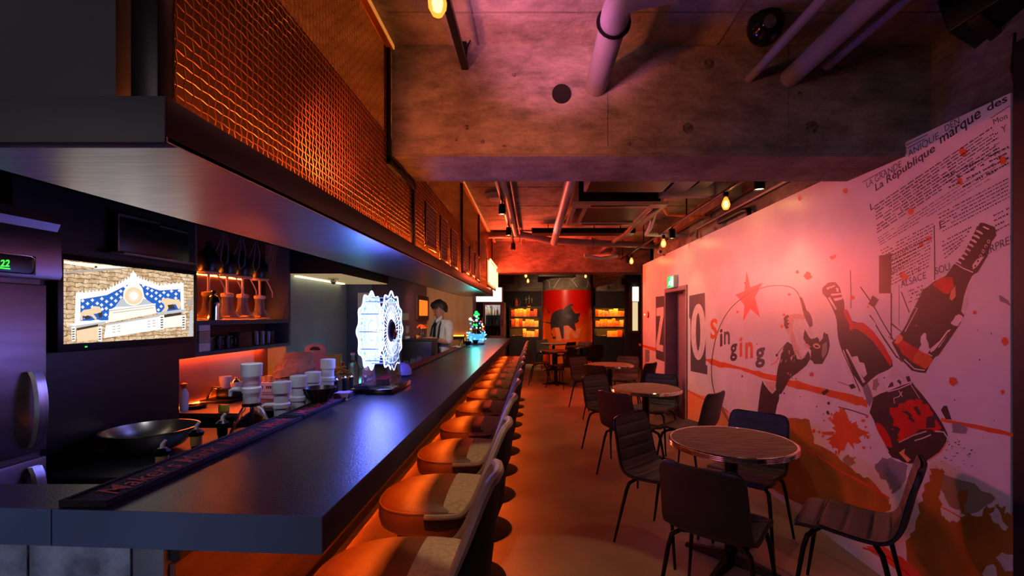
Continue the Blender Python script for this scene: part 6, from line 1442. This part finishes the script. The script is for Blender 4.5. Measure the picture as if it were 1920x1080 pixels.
# blocks, wires and flecks
mural(C([(30,286),(115,270),(110,540),(30,540)]),'ink','dark_block'); stroke(C([(402,80),(405,250),(406,450)]),2,'ink','hanging_line'); stroke(C([(112,540),(112,850)]),2.4,'ink','hanging_line'); stroke(C([(165,480),(165,760)]),.8,'ink_grey','hanging_line'); stroke(C([(180,530),(235,670)]),1.8,'ink','dark_line')
stroke(E([(258,240),(260,320),(260,400)]),1.4,'ink','hanging_line'); stroke(E([(300,310),(350,380),(400,470),(440,535)]),2,'ink','dark_line'); mural(E([(333,382),(352,346),(378,364),(358,398)]),'ink','dark_block'); mural(E([(325,395),(335,388),(335,400)]),'orange_paint','fleck')
stroke(E([(340,430),(370,470)]),2.4,'ink','dark_line',None,.5); stroke(E([(365,470),(400,530),(455,610)]),2.2,'ink','outline'); stroke(E([(430,465),(480,505)]),3,'ink','dark_line',None,1)
mural(E([(135,755),(160,740),(168,752),(145,768)]),'ink','dark_block'); mural(E([(640,830),(652,812),(665,812),(685,870),(660,868)]),'ink','dark_block'); mural(jag(E([(685,890),(705,885),(750,905),(745,930),(688,925)]),2,2,15),'grey_paint','grey_patch'); mural(E([(250,725),(270,718),(282,735),(262,742)]),'ink','fleck'); stroke(E([(205,710),(255,728)]),1,'ink','dark_line'); mural(E([(155,835),(165,832),(172,850),(160,848)]),'ink','fleck'); mural(E([(160,797),(170,794),(172,805),(162,808)]),'ink','fleck')
mural(jag(E([(885,345),(900,350),(925,370),(940,392),(915,380),(890,372)]),2,2,16),'grey_paint','grey_patch')
mural(jag(D([(678,372),(722,330),(800,345),(885,382),(850,500),(820,545),(780,560),(762,500),(702,430)]),3,4,17),'grey_paint','grey_shape')
# orange splat with its arms
c0=(232,925); r=random.Random(2); pts=[]
for i in range(60):
    a=2*PI*i/60; rad=62+18*math.sin(3*a+1)+r.uniform(-12,12)+(26 if i%9==0 else 0); pts.append((c0[0]+rad*.95*math.cos(a),c0[1]+rad*1.15*math.sin(a)))
mural(E(pts),'orange_paint','paint_splat'); mural(E([(137,922),(190,920),(190,938),(140,934)]),'orange_paint','splat_arm')
for i in range(26): 
    a=r.uniform(0,2*PI); q=r.uniform(80,130); mural(E(ell(c0[0]+q*math.cos(a),c0[1]+q*math.sin(a),r.uniform(2,8),r.uniform(2,9),9)),'orange_paint','splat_drop')
for x,y,s_ in ((1742,447,5),(1697,520,6),(1806,285,8),(1880,300,7),(1800,340,6),(1708,396,6),(1727,458,5),(1692,516,6),(1560,483,3.5),(1515,517,7),(1585,358,4.5),(1500,372,4),(1598,558,4),(1788,715,8),(1828,586,3.5),(1885,640,7),(1880,735,4),(1522,702,4),(1480,552,2.5),(1466,612,3),(1383,585,2.5),(1470,590,2.5),(1566,480,2.5),(1495,510,3)):
    mural(jag(ell(x,y,s_,s_*1.1,9),2,s_*.28,int(x)),'coral_paint' if s_<6 else 'orange_paint','paint_drop')
for i in range(46):
    x=r.uniform(1330,1880); y=r.uniform(500,880); s_=r.uniform(.6,1.7); mural(ell(x,y,s_,s_*r.uniform(.6,1.6),6),r.choice(('ink','coral_paint','ink_grey')),'speck')
for i in range(34):
    x=r.uniform(1755,1830); y=r.uniform(820,875); mural([(x,y),(x+r.uniform(2,7),y+r.uniform(-2,2)),(x+r.uniform(1,5),y+r.uniform(1,3))],'ink_grey','ink_scratch')
# newspaper print
def wtext(tx,bl,br,tr,tl,mt='ink',bold=0,shear=0,name='newsprint_line'):
    ML[0]+=1; X=2.0-.000004*ML[0]-.0001; q=[mpt(x,y,X) for x,y in (bl,br,tr,tl)]
    return text_mb(tx,quad_place(*q),bold,shear).build(name,M[mt],mu,smooth=False)
wtext('La République',(1643,363),(1755,288),(1752,268),(1641,345),bold=.012); wtext('marque',(1765,276),(1841,226),(1838,205),(1762,258),bold=.012); wtext('des',(1852,210),(1890,190),(1888,176),(1850,196),bold=.02)
wtext('LA GRANDE',(1626,352),(1691,313),(1690,300),(1624,341),'ink_grey'); wtext('ANIQUE',(1704,297),(1762,262),(1760,247),(1702,283),'ink_grey'); wtext('DEN',(1773,247),(1800,231),(1798,219),(1771,236),'ink_grey')
stroke([(1617,342),(1660,318)],1.2,'ink','rule_line'); stroke([(1700,272),(1740,252)],1.2,'ink','rule_line'); stroke([(1702,278),(1735,260)],1.2,'ink','rule_line'); stroke([(1858,222),(1894,198)],1.2,'ink','rule_line')
wtext('Mon',(1864,234),(1890,222),(1888,211),(1862,224),'ink_grey'); wtext('Y',(1879,250),(1889,245),(1887,233),(1877,238),'ink_grey'); wtext('L',(1633,395),(1641,390),(1639,378),(1631,383)); wtext('L',(1690,396),(1694,394),(1693,384),(1688,387))
wtext('ALSACE',(1690,540),(1737,522),(1736,509),(1688,527),'ink_grey'); wtext('SOU',(1755,515),(1782,506),(1780,492),(1753,502),'ink_grey'); wtext('ERPREI',(1850,478),(1897,456),(1896,441),(1848,464),'ink_grey'); wtext('E',(1763,428),(1773,424),(1771,413),(1761,417)); wtext('T',(1720,512),(1727,509),(1726,502),(1719,505),'ink_grey')
k=MB(); ML[0]+=1; X=2.0-.000004*ML[0]-.0001
def block(tl,tr,br,bl,rows,wmin,wmax,hf,skew=0,keep=.93):
    global k
    tl,tr,br,bl=[Vector(p_) for p_ in (tl,tr,br,bl)]
    for i in range(rows):
        v=(i+.5)/rows; a=tl.lerp(bl,v); b=tr.lerp(br,v); L_=(b-a).length; h=(bl-tl).length/rows*hf; x=r.uniform(0,3); n=(b-a).normalized(); up=Vector((-n.y,n.x))
        while x<L_-2:
            ww=r.uniform(wmin,wmax)
            if r.random()<keep:
                ww_=min(ww,L_-x); q0=a+n*x; q1=a+n*(x+ww_*.82); hh=h*r.uniform(.7,1.1)
                # break the word into letter-like ticks
                m=max(1,int(ww_/3.2)); 
                for j in range(m):
                    s0=q0.lerp(q1,j/m); s1=q0.lerp(q1,(j+.78)/m); t2=hh*r.uniform(.65,1.15)
                    k.add([mpt(*(s0-up*t2/2),X),mpt(*(s1-up*t2/2),X),mpt(*(s1+up*t2/2),X),mpt(*(s0+up*t2/2),X)],[(0,1,2,3)])
            x+=ww
def block2(*a,**b): block(*a,**b)
block((1640,384),(1862,235),(1875,285),(1644,440),9,8,22,.42)
block((1644,446),(1868,300),(1872,330),(1650,462),4,7,18,.36)
block((1650,468),(1752,415),(1745,500),(1665,540),13,4,11,.38); block((1662,480),(1750,440),(1690,505),(1668,520),5,4,10,.35)
block((1758,400),(1893,330),(1894,372),(1762,440),6,4,12,.36); block((1762,330),(1893,270),(1893,310),(1790,365),4,4,12,.34,0,.7)
block((1766,450),(1828,420),(1800,462),(1770,490),5,4,10,.34); block((1862,400),(1893,385),(1893,425),(1868,438),4,4,10,.34); block((1860,250),(1872,244),(1878,300),(1866,306),6,3,6,.3); block((1700,545),(1735,530),(1730,560),(1704,570),4,2,7,.4,0,.7)
k.f=[tuple(reversed(f)) for f in k.f]
tag(k.build('newsprint_text',M['ink'],mu,smooth=False),kind='stuff')

# ------------------------------------------------------------------ bartender
def skin_mesh(name,verts,edges,mt,parent,root=0,sub=2,world=False):
    me=bpy.data.meshes.new(name); me.from_pydata([v[:3] for v in verts],edges,[]); o=bpy.data.objects.new(name,me); COL.objects.link(o); o.parent=parent
    sm=o.modifiers.new('skin','SKIN'); sm.use_smooth_shade=True
    if not me.skin_vertices: me.skin_vertices.new()
    for i,v in enumerate(verts):
        sv=me.skin_vertices[0].data[i]; sv.radius=(v[3],v[4] if len(v)>4 else v[3]); sv.use_root=(i==root)
    ss=o.modifiers.new('sub','SUBSURF'); ss.levels=sub; ss.render_levels=sub
    me.materials.append(mt); return o
# local frame: faces -Y, X to the person's left; rotated and placed afterwards
bt=thing('person','person behind the bar in white shirt, black tie and braces, looking down','person',(-1.27,6.35,0),math.radians(-44))
H_=lambda x,y,z,r,r2=None: (x,y,z,r) if r2 is None else (x,y,z,r,r2)
V=[];E_=[]
def addv(*a,p=None):
    V.append(a); i=len(V)-1
    if p is not None: E_.append((p,i))
    return i
pel=addv(0,0,.93,.115,.085); sp=addv(0,.01,1.08,.11,.085,p=pel); chs=addv(0,.005,1.25,.125,.09,p=sp); nk=addv(0,-.005,1.40,.055,p=chs); n2=addv(0,-.03,1.47,.052,p=nk)
hd=addv(0,-.05,1.55,.076,.082,p=n2); hd2=addv(0,-.05,1.63,.08,.09,p=hd); addv(0,-.045,1.69,.05,p=hd2)
for s in (1,-1):
    hp=addv(s*.09,0,.86,.075,p=pel); kn=addv(s*.1,-.01,.48,.052,p=hp); an=addv(s*.1,.02,.09,.042,p=kn); addv(s*.11,-.12,.04,.04,p=an)
    sh_=addv(s*.15,.0,1.37,.056,p=chs); el=addv(s*.2,-.03,1.13,.042,p=sh_); wr_=addv(s*.085,-.27,1.205,.027,p=el); pm_=addv(s*.06,-.325,1.22,.03,.018,p=wr_)
    for j,(dx,dy,l) in enumerate(((.022,-.03,.055),(.008,-.035,.065),(-.006,-.035,.06),(-.02,-.03,.05))):
        a_=addv(s*(.06)-s*dx*.9,-.325+dy,1.22+.004,.009,p=pm_); b_=addv(s*(.05)-s*dx*1.1,-.325+dy-l*.5,1.213,.0085,p=a_); addv(s*(.035)-s*dx*1.1,-.325+dy-l*.75,1.193,.0075,p=b_)
    a_=addv(s*.045,-.31,1.245,.011,p=pm_); addv(s*.02,-.335,1.25,.009,p=a_)
skin_mesh('body',V,E_,M['skin'],bt,pel)
# face and head details
MB().lathe([(0,-.012),(.012,-.006),(.009,.012),(.004,.03),(0,.034)],10,(0,-.14,1.545),axis=(0,-.35,1)).build('nose',M['skin'],bt,False)
for s in (1,-1):
    MB().ball((s*.03,-.128,1.582),.0085,8,6,1.3,.6,.7).build('eye',mat('eye_dark','#1a1210',.2) if 'eye_dark' not in bpy.data.materials else bpy.data.materials['eye_dark'],bt,False)
    MB().ball((s*.082,-.045,1.565),.02,8,6,.45,.8,1.4).build('ear',M['skin'],bt,False)
    MB().tube([(s*.015,-.134,1.602),(s*.03,-.134,1.607),(s*.048,-.124,1.602)],.004,6).build('eyebrow',M['hair'],bt,False)
MB().ball((0,-.128,1.505),.02,10,6,1.1,.45,.35).build('mouth',mat('lips','#8a4a42',.5),bt,False)
k=MB(); rows=[]
for i in range(13):
    ph=i/12*1.0; row=[]
    for j in range(33):
        a=2*PI*j/32; front=max(0,-math.sin(a)); lim=1.95-.62*front; th=ph*lim; rr2=.104*(1+.05*math.sin(9*a+3*ph)+.04*math.sin(17*a)); row.append((rr2*math.sin(th)*math.cos(a),-.04+rr2*1.08*math.sin(th)*math.sin(a),1.612+.118*math.cos(th)-.02*max(0,math.sin(a))))
    rows.append(row)
k.grid(rows); 
for j in range(14): 
    x=-.075+.15*j/13; k.tube([(x,-.115-.02*math.cos(x*20),1.685),(x*1.05,-.145+abs(x)*.3,1.645),(x*1.02,-.14+abs(x)*.35,1.605+.02*math.sin(j*2))],[.004,.016,.005],7)
k.build('hair',M['hair'],bt,False,ang=80)
# clothes
V=[];E_=[]
b0=addv(0,0,.93,.15,.112); b1_=addv(0,.01,1.1,.148,.112,p=b0); b2_=addv(0,.005,1.28,.15,.112,p=b1_); addv(0,-.012,1.45,.068,.062,p=b2_)
for s in (1,-1):
    a_=addv(s*.155,.0,1.385,.07,p=b2_); e_=addv(s*.207,-.025,1.16,.062,p=a_); addv(s*.185,-.07,1.145,.058,p=e_)
skin_mesh('shirt',V,E_,M['shirt'],bt,b0)
V=[];E_=[]
b0=addv(0,0,1.0,.165,.125); b1_=addv(0,0,.86,.17,.13,p=b0)
for s in (1,-1): h_=addv(s*.095,0,.8,.1,p=b1_); kk=addv(s*.1,0,.47,.075,p=h_); addv(s*.1,.015,.1,.062,p=kk)
skin_mesh('trousers',V,E_,M['apron'],bt,b0)
for s in (1,-1): MB().ball((s*.11,-.05,.04),.05,12,8,.95,2.4,.8).build('shoe',M['black_plastic'],bt,False)
k=MB(); k.add([(-.018,-.122,1.385),(.018,-.122,1.385),(.024,-.122,1.36),(.034,-.145,1.12),(0,-.147,1.06),(-.034,-.145,1.12),(-.024,-.122,1.36)],[(0,6,5,4,3,2,1)])
k.cbox((0,-.118,1.385),.04,.025,.035); k.build('necktie',M['cloth_black'],bt,False,smooth=False)
k=MB()
for s in (1,-1): k.tube([(s*.06,-.055,1.43),(s*.085,-.105,1.35),(s*.09,-.13,1.22),(s*.085,-.125,1.05),(s*.08,-.118,.98)],.011,6)
k.build('braces',M['cloth_black'],bt,False)
k=MB()
for s in (1,-1): k.poly([(s*.01,-.1,1.45),(s*.06,-.045,1.5),(s*.078,-.055,1.46),(s*.04,-.118,1.405)],(s*.2,-1,.2),.004)
k.build('collar',M['shirt'],bt,False,smooth=False)
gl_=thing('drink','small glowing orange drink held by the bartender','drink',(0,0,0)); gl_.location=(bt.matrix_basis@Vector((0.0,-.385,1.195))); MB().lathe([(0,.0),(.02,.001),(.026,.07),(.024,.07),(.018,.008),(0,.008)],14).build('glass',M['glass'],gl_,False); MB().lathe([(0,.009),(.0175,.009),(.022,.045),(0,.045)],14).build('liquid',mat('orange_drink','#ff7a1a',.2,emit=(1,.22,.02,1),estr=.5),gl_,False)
